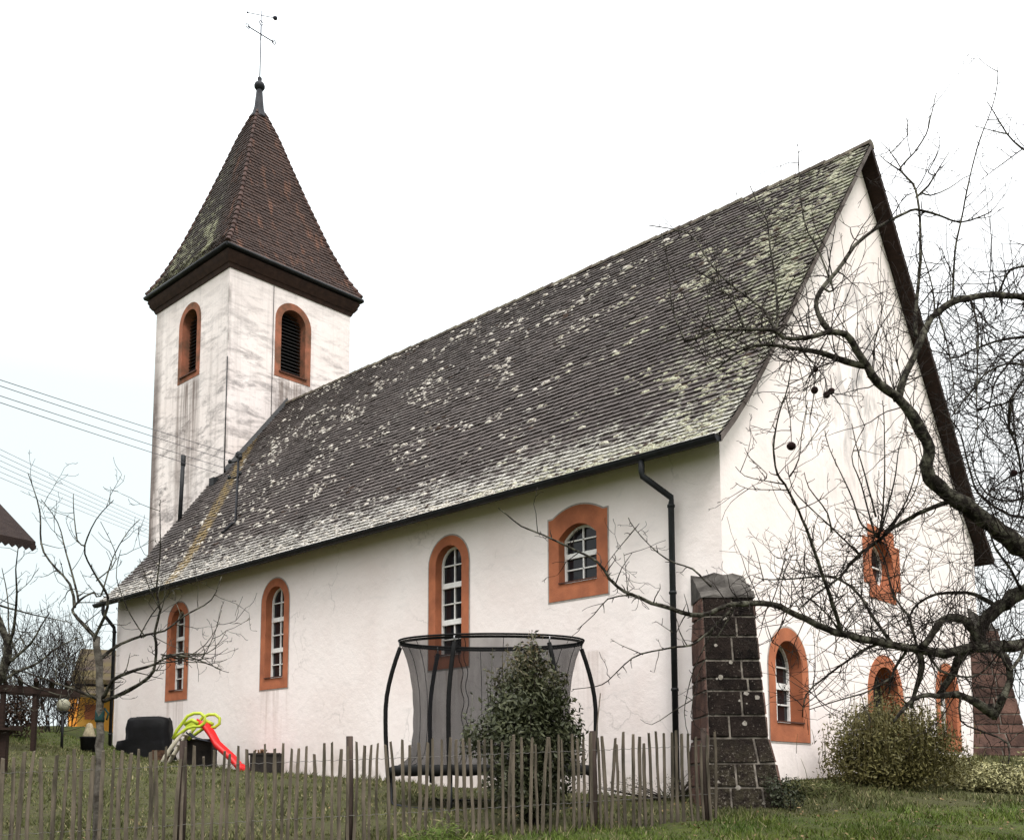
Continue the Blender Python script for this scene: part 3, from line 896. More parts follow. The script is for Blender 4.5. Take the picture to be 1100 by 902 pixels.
# moss and lichen cushions on the nave roof
mb = MB()
S_ = arclen(PROF)
ico = [(0, 0, 1)] + [(math.cos(2 * math.pi * k / 6) * .75, math.sin(2 * math.pi * k / 6) * .75, .55) for k in range(6)] + [(math.cos(2 * math.pi * (k + .5) / 6), math.sin(2 * math.pi * (k + .5) / 6), -.1) for k in range(6)]
icf = [(0, 1 + k, 1 + (k + 1) % 6) for k in range(6)] + [(1 + k, 7 + k, 1 + (k + 1) % 6) for k in range(6)] + [(1 + (k + 1) % 6, 7 + k, 7 + (k + 1) % 6) for k in range(6)]
def cushion(s, yy, r):
    p, d = along(PROF, S_, s)
    nn = Vector((-d.y, d.x))
    c = Vector((p.x + nn.x * .03, yy, p.y + nn.y * .03 + sag(p.x, yy) + .012))
    ax, ay, az = Vector((d.x, 0, d.y)), Vector((0, 1, 0)), Vector((nn.x, 0, nn.y))
    k1, k2, h = r * rnd.uniform(.5, .9), r * rnd.uniform(.9, 1.7), r * rnd.uniform(.35, .6)
    mb.add([c + ax * (x * k1 * rnd.uniform(.7, 1.3)) + ay * (y_ * k2 * rnd.uniform(.7, 1.3)) + az * (z * h) for x, y_, z in ico], icf, 0, True)
SL = S_[-1]
from mathutils import noise as mnoise
def dens(s, y): return mnoise.fractal(Vector((y * .55, s * .9, 3.1)), 1.0, 2.0, 4) + .35 * mnoise.noise(Vector((y * .15, s * .2, 8)))
k_ = 0
while k_ < 2400:
    s, yy = rnd.uniform(.5, SL - .15), rnd.uniform(0, 21.4)
    if dens(s, yy) < rnd.uniform(-.1, .5): continue
    k_ += 1
    cushion(s, yy, rnd.choice([.025, .03, .035, .04, .05, .065, .09]))
for i in range(420): cushion(abs(rnd.gauss(0, .32)) + .02, rnd.uniform(0, 22), rnd.uniform(.03, .075))
for i in range(55):                                            # clumps
    s, yy = rnd.uniform(1, SL - .4), rnd.uniform(1, 20)
    for j in range(rnd.randint(4, 11)): cushion(s + rnd.gauss(0, .09), yy + rnd.gauss(0, .2), rnd.uniform(.03, .075))
for i in range(430):
    s = rnd.uniform(.1, SL - .1); cushion(s, -0.2 + abs(rnd.gauss(0, .55 + .9 * s / SL)), rnd.uniform(.03, .075))
for i in range(22):                                             # along the eave near the gable
    yy = rnd.uniform(.2, 7) ** 1.0
    for j in range(11): cushion(abs(rnd.gauss(.12, .08)), yy + rnd.gauss(0, .25), rnd.uniform(.04, .08))
for i in range(60): cushion(SL - abs(rnd.gauss(.15, .12)), rnd.uniform(0, 20), rnd.uniform(.03, .08))
props(mb.build('moss', M['moss'], roof), kind='stuff')

# spire
SPR = [(3.00, 19.28), (2.56, 20.08), (2.06, 21.32), (1.41, 23.28), (0.96, 24.72), (0.58, 26.0), (0.17, 27.12)]
SP2 = [(-r, z) for r, z in SPR]
mb = MB()
for k in range(4):
    a = k * math.pi / 2
    X = Vector((math.cos(a), math.sin(a), 0)); Yv = Vector((-math.sin(a), math.cos(a), 0))
    tiles(mb, SP2, lambda r, z, t, X=X, Yv=Yv: Vector((TCX, TCY, z)) + X * (-r) + Yv * t, lambda r: (r, -r), expo=0.158, wid=0.18)
sp = mb.build('spire_roof', M['spire_tiles'], church)
mb = MB()
for (r0, z0), (r1, z1) in zip(SPR, SPR[1:]):
    q0 = [(TCX + a * (r0 - .03), TCY + b * (r0 - .03), z0 - .02) for a, b in ((-1, -1), (1, -1), (1, 1), (-1, 1))]
    q1 = [(TCX + a * (r1 - .03), TCY + b * (r1 - .03), z1 - .02) for a, b in ((-1, -1), (1, -1), (1, 1), (-1, 1))]
    mb.add(q0 + q1, [(i, (i + 1) % 4, 4 + (i + 1) % 4, 4 + i) for i in range(4)])
mb.build('spire_deck', M['brown_wood'], sp)
for a, b in ((-1, -1), (1, -1), (1, 1), (-1, 1)):
    mb = MB()
    S = arclen(SP2)
    s = -0.02
    dg = Vector((a, b, 0)).normalized()
    while s < S[-1] - 0.05:
        p, d = along(SP2, S, s); p2, d2 = along(SP2, S, s + 0.36)
        A = Vector((TCX + a * -p.x, TCY + b * -p.x, p.y)) + dg * 0.0 + Vector((0, 0, .05)); B = Vector((TCX + a * -p2.x, TCY + b * -p2.x, p2.y)) + Vector((0, 0, .02))
        kk = 1 - .45 * s / S[-1]
        mb.tube([A, A + (B - A) * .12, B], [0.105 * kk, 0.11 * kk, 0.075 * kk], 8)
        s += 0.29
    mb.build('hip_tiles', M['hip'], sp)
# cornice and gutter round the tower head
def ring_box(mb, r, z0, z1, r2=None):
    r2 = r2 or r
    q0 = [(TCX + a * r, TCY + b * r, z0) for a, b in ((-1, -1), (1, -1), (1, 1), (-1, 1))]
    q1 = [(TCX + a * r2, TCY + b * r2, z1) for a, b in ((-1, -1), (1, -1), (1, 1), (-1, 1))]
    mb.add(q0 + q1, [(i, (i + 1) % 4, 4 + (i + 1) % 4, 4 + i) for i in range(4)] + [(3, 2, 1, 0), (4, 5, 6, 7)])
mb = MB()
ring_box(mb, 2.74, 18.55, 18.70, 2.80); ring_box(mb, 2.83, 18.703, 18.86, 2.93); ring_box(mb, 2.90, 18.863, 19.02, 2.98); ring_box(mb, 2.96, 19.023, 19.10)
mb.build('cornice', M['cornice'], church)
mb = MB()
for k in range(4):
    c = [(-1, -1), (1, -1), (1, 1), (-1, 1)]
    p, q = c[k], c[(k + 1) % 4]
    mb.tube([(TCX + p[0] * 3.05, TCY + p[1] * 3.05, 19.2), (TCX + q[0] * 3.05, TCY + q[1] * 3.05, 19.2)], 0.07, 8)
ring_box(mb, 3.03, 19.13, 19.24)
mb.build('tower_gutter', M['gutter'], church)
# finial, ball, cross and vane
mb = MB()
mb.lathe((TCX, TCY, 26.86), [(0.36, 0), (0.30, .12), (0.20, .5), (0.125, 1.3)], 12)
fin = mb.build('finial', M['lead'], church)
mb = MB()
mb.lathe((TCX, TCY, 28.12), [(.05, 0), (.15, .05), (.215, .15), (.22, .22), (.19, .31), (.1, .40), (.075, .42), (.09, .5), (.085, .57), (.03, .62)], 16)
mb.build('ball', M['lead'], fin)
def tpt(px, py): return at(px, py, 41.1)
mb = MB()
base = Vector((TCX, TCY, 28.7))
v_ax = Vector((TCX, TCY, 0))
zt = 31.66
mb.tube([base, (TCX, TCY, 30.3), (TCX, TCY, zt)], [.026, .022, .016], 8)
mb.tube([(TCX, TCY, 30.35), (TCX, TCY, 31.0)], .03, 6)
cdir = Vector((0.95, 0.15, 0)).normalized()
zc = 30.62
ca, cb = Vector((TCX - .62, TCY, zc)), Vector((TCX + .62, TCY, zc))
mb.tube([ca, cb], .028, 6)
for q in (ca, cb, Vector((TCX, TCY, 31.12))):
    ring = [q + Vector((0.09 * math.cos(t), 0, 0.09 * math.sin(t))) for t in [2 * math.pi * i / 10 for i in range(11)]]
    mb.tube(ring, .02, 5)
mb.build('cross', M['iron'], fin)
mb = MB()
va, vb = Vector((TCX - .48, TCY + .28, 31.46)), Vector((TCX + .48, TCY - .28, 31.46))
mb.tube([va, vb], .018, 6)
mb.lathe(vb, [(.02, -.08), (.09, -.04), (.1, .03), (.03, .09)], 8)
mb.lathe(va, [(.02, -.04), (.045, 0), (.02, .04)], 8)
mb.build('weather_vane', M['iron'], fin)
# lead flashing where the tower meets the roof
mb = MB()
for (x0, z0), (x1, z1) in (((TX, prof_z(TX, 0)), (CXN, 14.14)),):
    mb.add([(x0, TY - 0.03, z0 - .1), (x1, TY - 0.03, z1 - .1), (x1, TY - 0.03, z1 + .25), (x0, TY - 0.03, z0 + .30),
            (x0, TY - 0.16, z0 - .0), (x1, TY - 0.16, z1 - .0)], [(0, 1, 2, 3), (3, 2, 5, 4)])
mb.box((TX - .22, TY + .12, prof_z(TX - .3, 0) + .1), (.42, .3, .28))
mb.build('flashing', M['gutter'], church)
# lightning conductor and vent pipe on the tower
mb = MB()
q = on_y(294, 330, TY - .03)
mb.tube([(q.x, TY - .03, 18.5), (q.x, TY - .03, prof_z(q.x, 0))], .012, 5)
mb.tube([(TX - .012, TY - .012, 15.2), (TX - .015, TY - .015, 10.6)], .02, 5)
mb.build('lightning_conductor', M['gutter'], church)
mb = MB()
b_ = on_y(193, 556, L_ + 0.2); t_ = on_y(197, 490, L_ + 0.2)
mb.tube([b_ + Vector((0, 0, -.4)), t_], .07, 10)
mb.lathe(t_, [(.075, -.35), (.085, -.3), (.085, .02), (.02, .06)], 10)
mb.build('vent_pipe', M['gutter'], church)
# electricity mast on the roof
mast_foot = Vector((1.28, 17.56, 7.86)); mast_top = mast_foot + Vector((0.05, 0, 2.05))
mb = MB()
mb.tube([mast_foot + Vector((-.3, .25, -.35)), mast_foot + Vector((-.08, .05, -.03)), mast_foot, mast_top], [.035, .05, .04, .035], 8)
mast = mb.build('roof_mast', M['lead'], church)
mb = MB()
mb.lathe(mast_top, [(.04, -.04), (.10, 0), (.10, .12), (.03, .18)], 10)
mb.build('mast_cap', M['gutter'], mast)
INS = []
for dz in (-.12, -.62):
    for dy in (-.30, .30):
        mb = MB(); a = mast_top + Vector((0, 0, dz)); bb_ = a + Vector((-.12, dy, -.02))
        mb.tube([a, bb_], .022, 6)
        mb.lathe(bb_, [(.03, -.02), (.055, .0), (.055, .07), (.03, .1)], 8)
        INS.append(bb_ + Vector((0, 0, .06)))
        mb.build('insulator', M['gutter'], mast)

# buttresses
def buttress(corner, d, zoff, cap_mat, mats, seed):
    r_ = random.Random(seed)
    s = Vector((-d.y, d.x, 0))
    def sec(z):
        zz = z - zoff
        if zz > 0.42:
            k = (3.1 - zz) / (3.1 - .42); return .30 + .55 * max(0, k), .43 + .06 * max(0, k)
        k = (0.42 - zz) / .95; return .93 + .30 * k, .53 + .07 * k
    mb = MB()
    z = zoff - 0.75
    rows = []
    while z < zoff + 3.08:
        h = min(r_.uniform(.20, .42), zoff + 3.1 - z)
        if h < 0.08: break
        rows.append((z, z + h)); z += h
    for z0, z1 in rows:
        (t0, h0), (t1, h1) = sec(z0 + .001), sec(z1 - .001)
        # mortar core
        c0 = [corner + d * t - d * .012 + s * h for t, h in ((t0, -h0 + .012), (t0, h0 - .012))] + [corner - d * (h0 + .05) + s * (h0 - .012), corner - d * (h0 + .05) - s * (h0 - .012)]
        c1 = [corner + d * t - d * .012 + s * h for t, h in ((t1, -h1 + .012), (t1, h1 - .012))] + [corner - d * (h1 + .05) + s * (h1 - .012), corner - d * (h1 + .05) - s * (h1 - .012)]
        vs = [(p.x, p.y, z0) for p in c0] + [(p.x, p.y, z1) for p in c1]
        mb.add(vs, [(0, 1, 5, 4), (1, 2, 6, 5), (3, 0, 4, 7), (4, 5, 6, 7)], 2)
        g = .015
        def panel(P, n, mi):
            # P: four corners (bottom a, bottom b, top b, top a); shrunk face pushed out, bevelled to the core
            j = [p + n * r_.uniform(-.008, .018) + s * r_.uniform(-.008, .008) + Vector((0, 0, r_.uniform(-.008, .008))) for p in P]
            c = sum(j, Vector((0, 0, 0))) / 4
            inn = [p + (c - p).normalized() * .018 + n * .024 for p in j]
            mb.add([*P, *inn], [(4, 5, 6, 7), (0, 1, 5, 4), (1, 2, 6, 5), (2, 3, 7, 6), (3, 0, 4, 7)], mi)
        def pt(t, h, z): q = corner + d * t + s * h; return Vector((q.x, q.y, z))
        # front stones
        cuts = [-1, r_.uniform(-.3, .5), 1] if r_.random() < .85 else [-1, r_.uniform(-.5, -.2), r_.uniform(.2, .5), 1]
        for a, b in zip(cuts, cuts[1:]):
            P = [pt(t0 - .012, a * h0 + g, z0 + g), pt(t0 - .012, b * h0 - g, z0 + g), pt(t1 - .012, b * h1 - g, z1 - g), pt(t1 - .012, a * h1 + g, z1 - g)]
            panel(P, d, 0)
        # side stones
        for sg in (-1, 1):
            cc = r_.uniform(.3, .7)
            for a, b in ((0, cc), (cc, 1)):
                A0, B0 = -h0 + (t0 + h0) * a, -h0 + (t0 + h0) * b
                A1, B1 = -h1 + (t1 + h1) * a, -h1 + (t1 + h1) * b
                P = [pt(A0 + g, sg * (h0 - .012), z0 + g), pt(B0 - g, sg * (h0 - .012), z0 + g), pt(B1 - g, sg * (h1 - .012), z1 - g), pt(A1 + g, sg * (h1 - .012), z1 - g)]
                panel(P, s * sg, 1)
    # lichen spots
    for i in range(15):
        z = r_.uniform(zoff - .3, zoff + 3.0); t, h = sec(z); c = corner + d * (t + .026) + s * r_.uniform(-h * .85, h * .85)
        rr = r_.uniform(.015, .045)
        mb.add([c + s * (math.cos(k) * rr * r_.uniform(.7, 1.2)) + Vector((0, 0, z + math.sin(k) * rr * r_.uniform(.7, 1.2))) for k in [math.pi * j / 4 for j in range(8)]], [tuple(range(8))], 3)
    bt = mb.build('buttress', mats, church)
    # sloped capping
    mb = MB()
    t, h = sec(zoff + 3.09)
    zc, zw = zoff + 3.10, zoff + 3.62
    n = 8
    vs, vb = [], []
    for i in range(n + 1):
        for j in range(5):
            k = i / n; hh = (h + .025) * (j / 2 - 1)
            tt = (t + .035) + (-abs(hh) - .04 - (t + .035)) * k
            q = corner + d * tt + s * hh
            vs.append((q.x, q.y, zc + .01 + (zw - zc) * k + r_.uniform(-.05, .05)))
            vb.append((q.x, q.y, zc - .02))
    fs = [(i * 5 + j, i * 5 + j + 1, (i + 1) * 5 + j + 1, (i + 1) * 5 + j) for i in range(n) for j in range(4)]
    N = len(vs)
    fs += [(j, j + 1, N + j + 1, N + j) for j in range(4)]
    for j in (0, 4): fs += [(i * 5 + j, (i + 1) * 5 + j, N + (i + 1) * 5 + j, N + i * 5 + j) for i in range(n)]
    mb.add(vs + vb, fs)
    mb.build('capping', cap_mat, bt)
    return bt
props(buttress(Vector((0, 0, 0)), Vector((-1, -1, 0)).normalized(), 0.0, M['cap_stone'], [M['dark_stone'], M['stone'], M['mortar'], M['lichen_spot']], 5), 'soot black stone buttress at the near corner')
props(buttress(Vector((W_, 0, 0)), Vector((1, -1, 0)).normalized(), 0.75, M['cap_stone'], [M['stone'], M['stone'], M['mortar'], M['lichen_spot']], 8), 'red sandstone buttress at the far gable corner')

# ------------------------------------------------------------------ overhead cables
def wire(name, a, b, sag, r, mt, label, group):
    a, b = Vector(a), Vector(b)
    b = a.lerp(b, 2.0)
    o = None
    pts = []
    for i in range(25):
        t = i / 24
        p = a.lerp(b, t); p.z -= sag * 4 * t * (1 - t) * .8
        pts.append(p)
    mb = MB(); mb.tube(pts, r, 5)
    o = mb.build(name, mt)
    return props(o, label, 'cable', group)
ends = [(-60, 382), (-60, 388), (-60, 399), (-60, 406)]
labs = ['topmost overhead cable running from the roof mast past the tower', 'second overhead cable from the top leading to the roof mast',
        'third overhead cable from the top, upper one of the lower pair at the mast', 'lowest overhead cable reaching the roof mast in front of the tower']
order = [INS[0], INS[1], INS[2], INS[3]]
for (px, py), p, lb in zip(ends, order, labs):
    wire('overhead_cable', p, at(px, py, 17), 0.12, .008, M['cable'], lb, 'cables to the roof mast')
lab2 = ['highest of the faint distant cables low on the left sky', 'second highest faint distant cable low on the left sky', 'third faint distant cable from the top, low on the left sky',
        'fourth faint distant cable from the top, low on the left sky', 'second lowest of the faint distant cables left of the tower', 'lowest of the faint distant cables left of the tower']
for i, lb in enumerate(lab2):
    wire('overhead_cable', at(215, 582 + i * 3.2, 75), at(-40, 452 + i * 6.6, 40), 0.5, .013, M['far_cable'], lb, 'distant cables beyond the church')

# ------------------------------------------------------------------ paling fence
FA, FB = at(-24, 933, 11.0), at(769, 880, 14.3)
FA.z = gz(FA.x, FA.y); FB.z = gz(FB.x, FB.y)
fdir = (FB - FA); fl = math.hypot(fdir.x, fdir.y); fd = Vector((fdir.x, fdir.y, 0)).normalized(); fn = Vector((-fd.y, fd.x, 0))
fence = thing('picket_fence', FA.lerp(FB, .5), 'low rustic fence of split wooden palings wired together along the lawn edge', 'fence')
def fence_top(t): return (0.335 + (0.745 - 0.335) * t)
NP = 93
for i in range(NP):
    t = i / (NP - 1) + rnd.uniform(-.0022, .0022)
    p = Vector((FA.x + (FB.x - FA.x) * t, FA.y + (FB.y - FA.y) * t, 0))
    z0 = gz(p.x, p.y) - .05
    zt = fence_top(t) + rnd.uniform(-.05, .035)
    if rnd.random() < .12: zt -= rnd.uniform(.05, .12)
    lean = Vector((rnd.gauss(0, .016), 0, 0))
    w0 = rnd.uniform(.034, .054); d0 = rnd.uniform(.018, .028)
    mb = MB()
    nseg = 6
    vs = []
    bow = rnd.gauss(0, .012)
    for k in range(nseg + 1):
        u = k / nseg
        c = p + fd * (lean.x * (u - .3) * 2 + bow * math.sin(math.pi * u) + rnd.gauss(0, .002)) + fn * rnd.gauss(0, .002)
        wk = w0 * (1 + rnd.gauss(0, .05)) * (1.0 if u < 1 else .75); dk = d0 * (1 + rnd.gauss(0, .06))
        z = z0 + (zt - z0) * u
        for a, b in ((-.5, -.45), (.45, -.5), (.5, .4), (-.4, .5)):
            q = c + fd * (a * wk) + fn * (b * dk)
            vs.append((q.x, q.y, z + (rnd.uniform(-.012, .012) if k == nseg else 0)))
    fs = [(k * 4 + j, k * 4 + (j + 1) % 4, (k + 1) * 4 + (j + 1) % 4, (k + 1) * 4 + j) for k in range(nseg) for j in range(4)]
    fs.append(tuple(nseg * 4 + j for j in range(4)))
    mb.add(vs, fs)
    mb.build('picket', M['picket'], fence)
for px, extra in ((193, .10), (375, .09), (640, .06), (762, .05)):
    # find parameter along fence for this pixel column
    best = min(range(400), key=lambda k: abs(550 + F_PX * ((FA.lerp(FB, k / 399) - CAM).dot(CR)) / ((FA.lerp(FB, k / 399) - CAM).dot(CF)) - px))
    t = best / 399
    p = Vector((FA.x + (FB.x - FA.x) * t, FA.y + (FB.y - FA.y) * t, 0)) + fn * .07
    z0 = gz(p.x, p.y) - .2
    mb = MB()
    h = fence_top(t) + extra - z0
    mb.tube([p + Vector((0, 0, z0)), p + Vector((0.01, 0, z0 + h * .5)), p + Vector((0.0, 0.01, z0 + h))], [.05, .047, .043], 9, sm=True)
    mb.build('fence_post', M['post'], fence)
for frac in (.84, .30):
    pts = []
    for i in range(NP * 2):
        t = i / (NP * 2 - 1)
        p = Vector((FA.x + (FB.x - FA.x) * t, FA.y + (FB.y - FA.y) * t, 0))
        zg = gz(p.x, p.y)
        p.z = zg + (fence_top(t) - zg) * frac + .008 * math.sin(i * 2.1)
        pts.append(p + fn * (.02 if i % 2 else -.02))
    mb = MB(); mb.tube(pts, .0035, 4); mb.build('fence_wire', M['wire'], fence)

# ------------------------------------------------------------------ trampoline
TC = at(528, 842, 16.7); TC.z = gz(TC.x, TC.y)
tramp = thing('trampoline', TC, 'round garden trampoline with tall black safety net and curved padded poles behind the paling fence', 'trampoline')
zm = TC.z + 0.62                                     # mat level
ztop = at(528, 686, 16.7).z
RB, RT = 1.66, 1.54
def tp(r, a, z): return Vector((TC.x, TC.y, z)) + RH * (r * math.cos(a)) + FH * (r * .55 * math.sin(a))
circ = [2 * math.pi * i / 48 for i in range(49)]
mb = MB(); mb.tube([tp(RT, a, ztop) for a in circ], .017, 8); mb.tube([tp(RT * .985, a, ztop - .05) for a in circ], .012, 6)
mb.build('top_ring', M['black_foam'], tramp)
# net: waisted
mb = MB()
prof = []
for i in range(29):
    u = i / 28
    r = RT * float(np.interp(u, [0, .06, .14, .25, .4, .55, .7, .84, .92, .97, 1], [1, .955, .915, .878, .848, .838, .84, .855, .885, .95, 1.05]))
    prof.append((r, ztop - .02 - (ztop - .02 - zm) * u))
vs, fs = [], []
n = 72
for i, (r, z) in enumerate(prof):
    for k in range(n):
        a = 2 * math.pi * k / n
        wob = 1 + .006 * math.sin(a * 9 + i * 1.3) * (i / 28)
        vs.append(tp(r * wob, a, z))
for i in range(len(prof) - 1):
    for k in range(n):
        fs.append((i * n + k, i * n + (k + 1) % n, (i + 1) * n + (k + 1) % n, (i + 1) * n + k))
mb.add(vs, fs, 0, True)
net = mb.build('safety_net', M['net'], tramp)
mb = MB()
for a in (-1.92, -1.86):
    mb.tube([tp(prof[i][0] + .004, a + .02 * math.sin(i), prof[i][1]) for i in range(29)], .006, 4)
mb.tube([tp(RT * .995, a, ztop - .03) for a in circ], .012, 6)
for k in range(6):
    a = k * math.pi / 3 + math.radians(8) + math.pi
    mb.tube([tp(q[0] + .003, a + math.pi / 6, q[1]) for q in prof], .005, 4)
mb.build('zip', M['black_foam'], net)
mb = MB()
mb.poly([tp(RB - .25, 2 * math.pi * k / n, zm - .01) for k in range(n)]); mb.poly([tp(RB - .25, 2 * math.pi * k / n, zm - .02) for k in range(n)])
mb.build('mat', M['black_pad'], tramp)
mb = MB()
prs = [(RB - .28, zm - .01), (RB - .27, zm + .035), (RB - .04, zm + .03), (RB + .03, zm - .01), (RB + .03, zm - .13), (RB + .01, zm - .13), (RB, zm - .03)]
vs, fs = [], []
for i, (r, z) in enumerate(prs):
    for k in range(n): vs.append(tp(r, 2 * math.pi * k / n, z + (.012 * math.sin(k * 1.7) if i in (4, 5) else 0)))
for i in range(len(prs) - 1):
    for k in range(n): fs.append((i * n + k, i * n + (k + 1) % n, (i + 1) * n + (k + 1) % n, (i + 1) * n + k))
mb.add(vs, fs, 0, True)
mb.build('edge_pad', M['black_pad'], tramp)
for k in range(6):
    a = k * math.pi / 3 + math.radians(8) + math.pi
    mb = MB()
    zg = gz(*tp(RB, a, 0).xy)
    pts, rr = [], []
    for i in range(12):
        u = i / 11
        z = zm - .25 + (ztop - .12 - zm + .25) * u
        r = RB + .03 + .06 * math.sin(math.pi * u) - (.17) * max(0, u - .55) ** 1.6 / (.45 ** 1.6)
        pts.append(tp(r, a, z)); rr.append(.036)
    mb.tube(pts, rr, 8)
    pole = mb.build('net_pole', M['black_foam'], tramp)
    mb = MB(); mb.tube([pts[-1], tp(RT, a, ztop)], [.014, .012], 6); mb.build('pole_tip', M['steel'], pole)
for k in range(3):
    a0 = k * 2 * math.pi / 3 + math.radians(8) + math.pi; a1 = a0 + math.pi / 3
    mb = MB()
    z0, z1 = gz(*tp(RB, a0, 0).xy), gz(*tp(RB, a1, 0).xy)
    mb.tube([tp(RB - .02, a0, zm - .05), tp(RB - .02, a0, z0 + .06), tp(RB - .05, a0 + .05, z0 + .01), tp(RB - .06, (a0 + a1) / 2, (z0 + z1) / 2 + .0), tp(RB - .05, a1 - .05, z1 + .01), tp(RB - .02, a1, z1 + .06), tp(RB - .02, a1, zm - .05)], .024, 8)
    mb.build('leg', M['gutter'], tramp)

# ------------------------------------------------------------------ toys and things by the wall
def frame_at(px, py, d, yaw=0.0):
    o = at(px, py, d); o.z = gz(o.x, o.y)
    X = RH * math.cos(yaw) + FH * math.sin(yaw); Y = -RH * math.sin(yaw) + FH * math.cos(yaw)
    return o, (lambda x, y, z: o + X * x + Y * y + Vector((0, 0, z))), (X, Y, Vector((0, 0, 1)))
# slide: pixel scale about 42 px per metre there
o, T, AX = frame_at(222, 828, 25.6, -0.05)
slide = thing('toddler_slide', o, 'red plastic toddler slide with lime green handles and cream ladder against the church wall', 'slide')
K = 25.6 / F_PX
def sp_(px, py, y=0.0): return T((px - 222) * K, y, (842 - py) * K - o.z)
mb = MB()
path = [(213, 775), (219, 778), (226, 787), (233, 799), (241, 806), (250, 814), (258, 823), (267, 828)]
hw = .21
vs = []
for px, py in path:
    c = sp_(px, py)
    for y, dz in ((-hw - .03, .10), (-hw, .11), (-hw + .03, .0), (hw - .03, .0), (hw, .11), (hw + .03, .10), (hw + .02, -.06), (-hw - .02, -.06)):
        vs.append(sp_(px, py, y) + Vector((0, 0, dz)))
fs = [(i * 8 + j, i * 8 + (j + 1) % 8, (i + 1) * 8 + (j + 1) % 8, (i + 1) * 8 + j) for i in range(len(path) - 1) for j in range(8)]
mb.add(vs, fs, 0, True); mb.f.append(tuple(range(8))); mb.mi.append(0); mb.sm.append(False)
N8 = (len(path) - 1) * 8
mb.f.append(tuple(range(N8, N8 + 8))); mb.mi.append(0); mb.sm.append(False)
mb.build('chute', M['red_plastic'], slide)
for y in (-.24, .24):
    mb = MB()
    dx = 0 if y < 0 else 9
    c = [(188, 792), (192, 783), (198, 775), (203, 768), (210, 765), (217, 765), (222, 769), (222, 775), (217, 779), (210, 779), (203, 781), (196, 786)]
    mb.tube([sp_(px + dx, py, y) for px, py in c + c[:1]], .042, 8)
    mb.tube([sp_(px + dx, py, y) for px, py in [(200, 777), (208, 772), (215, 776)]], .05, 8)
    mb.box(sp_(207 + dx, 778, y), (.26, .05, .20), AX)
    mb.build('handle', M['lime_plastic'], slide)
mb = MB()
for y in (-.22, .22): mb.tube([sp_(200, 782, y), sp_(190, 796, y), sp_(180, 811, y), sp_(174, 822, y)], [.05, .055, .055, .05], 8)
for px, py in ((196, 788), (189, 799), (182, 809)): mb.bar(sp_(px, py, -.22), sp_(px, py, .22), .12, .03, AX[0])
mb.build('ladder', M['cream_plastic'], slide)
mb = MB()
for y in (-.12, .12): mb.tube([sp_(200, 785, y), sp_(207, 790, y), (sp_(217, 793, y)), sp_(227, 795, y)], .022, 6)
mb.build('brace', M['grey_plastic'], slide)

# covered barbecue
o, T, AX = frame_at(157, 815, 28.6, 0.05)
bbq = thing('covered_barbecue', o, 'garden barbecue under a crumpled black tarpaulin at the left end of the church wall', 'barbecue')
K = 28.6 / F_PX
mb = MB()
secs = [(-.05, -.74, .74, .36), (.25, -.76, .70, .36), (.45, -.74, .66, .34), (.50, -.52, .66, .34), (.80, -.54, .66, .33), (1.03, -.50, .66, .31), (1.12, -.44, .60, .24)]
n = 28
r2 = random.Random(3)
vs = []
for i, (z, xa, xb, hy) in enumerate(secs):
    for k in range(n):
        a = 2 * math.pi * k / n
        c, s_ = math.cos(a), math.sin(a)
        sx_ = math.copysign(abs(c) ** .35, c); sy_ = math.copysign(abs(s_) ** .35, s_)
        fold = 1 + .05 * math.sin(a * 7 + z * 5) * (1.25 - z) + .03 * math.sin(a * 3 - z * 9) + r2.uniform(-.025, .025)
        vs.append(T((xa + xb) / 2 + (xb - xa) / 2 * sx_ * fold, hy * sy_ * fold, z + .03 * math.sin(a * 3 + i) * (i > 4) + r2.uniform(-.01, .01)))
fs = [(i * n + k, i * n + (k + 1) % n, (i + 1) * n + (k + 1) % n, (i + 1) * n + k) for i in range(len(secs) - 1) for k in range(n)]
fs.append(tuple((len(secs) - 1) * n + k for k in range(n)))
mb.add(vs, fs, 0, True)
mb.build('tarpaulin', M['tarp'], bbq)
mb = MB()
for x in (-.35, .45):
    mb.box(T(x, 0, .0), (.08, .5, .5), AX)
mb.build('stand', M['dark_crate'], bbq)

def open_box(mb, T, AX, c, size, wall=.03, mi=0):
    x, y, z = c; a, b, h = size
    mb.box(T(x, y, z + .015), (a, b, .03), AX, mi)
    mb.box(T(x, y - b / 2 + wall / 2, z + .032 + h / 2), (a, wall, h), AX, mi); mb.box(T(x, y + b / 2 - wall / 2, z + .032 + h / 2), (a, wall, h), AX, mi)
    mb.box(T(x - a / 2 + wall / 2, y, z + .032 + h / 2), (wall, b - 2 * wall - .004, h), AX, mi); mb.box(T(x + a / 2 - wall / 2, y, z + .032 + h / 2), (wall, b - 2 * wall - .004, h), AX, mi)
def crate(px, py, d, size, label, fill=True, name='planter_box', cat='planter', mat='dark_crate', lip=True):
    o, T, AX = frame_at(px, py, d, 0.0)
    th = thing(name, o, label, cat)
    mb = MB(); open_box(mb, T, AX, (0, 0, -.06), size)
    if lip:
        for y in (-1, 1): mb.box(T(0, y * size[1] / 2, size[2] - .03), (size[0] + .05, .05, .05), AX)
        for x in (-1, 1): mb.box(T(x * size[0] / 2, 0, size[2] - .03), (.045, size[1] - .055, .045), AX)
    mb.build('box', M[mat], th)
    if fill:
        mb = MB(); r2 = random.Random(px)
        N = 7
        vs = [T((i / N - .5) * (size[0] - .08), (j / N - .5) * (size[1] - .08), size[2] * .9 + r2.uniform(0, .07)) for i in range(N + 1) for j in range(N + 1)]
        mb.add(vs, [(i * (N + 1) + j, (i + 1) * (N + 1) + j, (i + 1) * (N + 1) + j + 1, i * (N + 1) + j + 1) for i in range(N) for j in range(N)], 0, True)
        mb.build('soil', M['brown_stuff'], th)
    return th, T, AX
crate(213, 826, 26.2, (.80, .5, .74), 'tall dark planter box standing under the red slide')
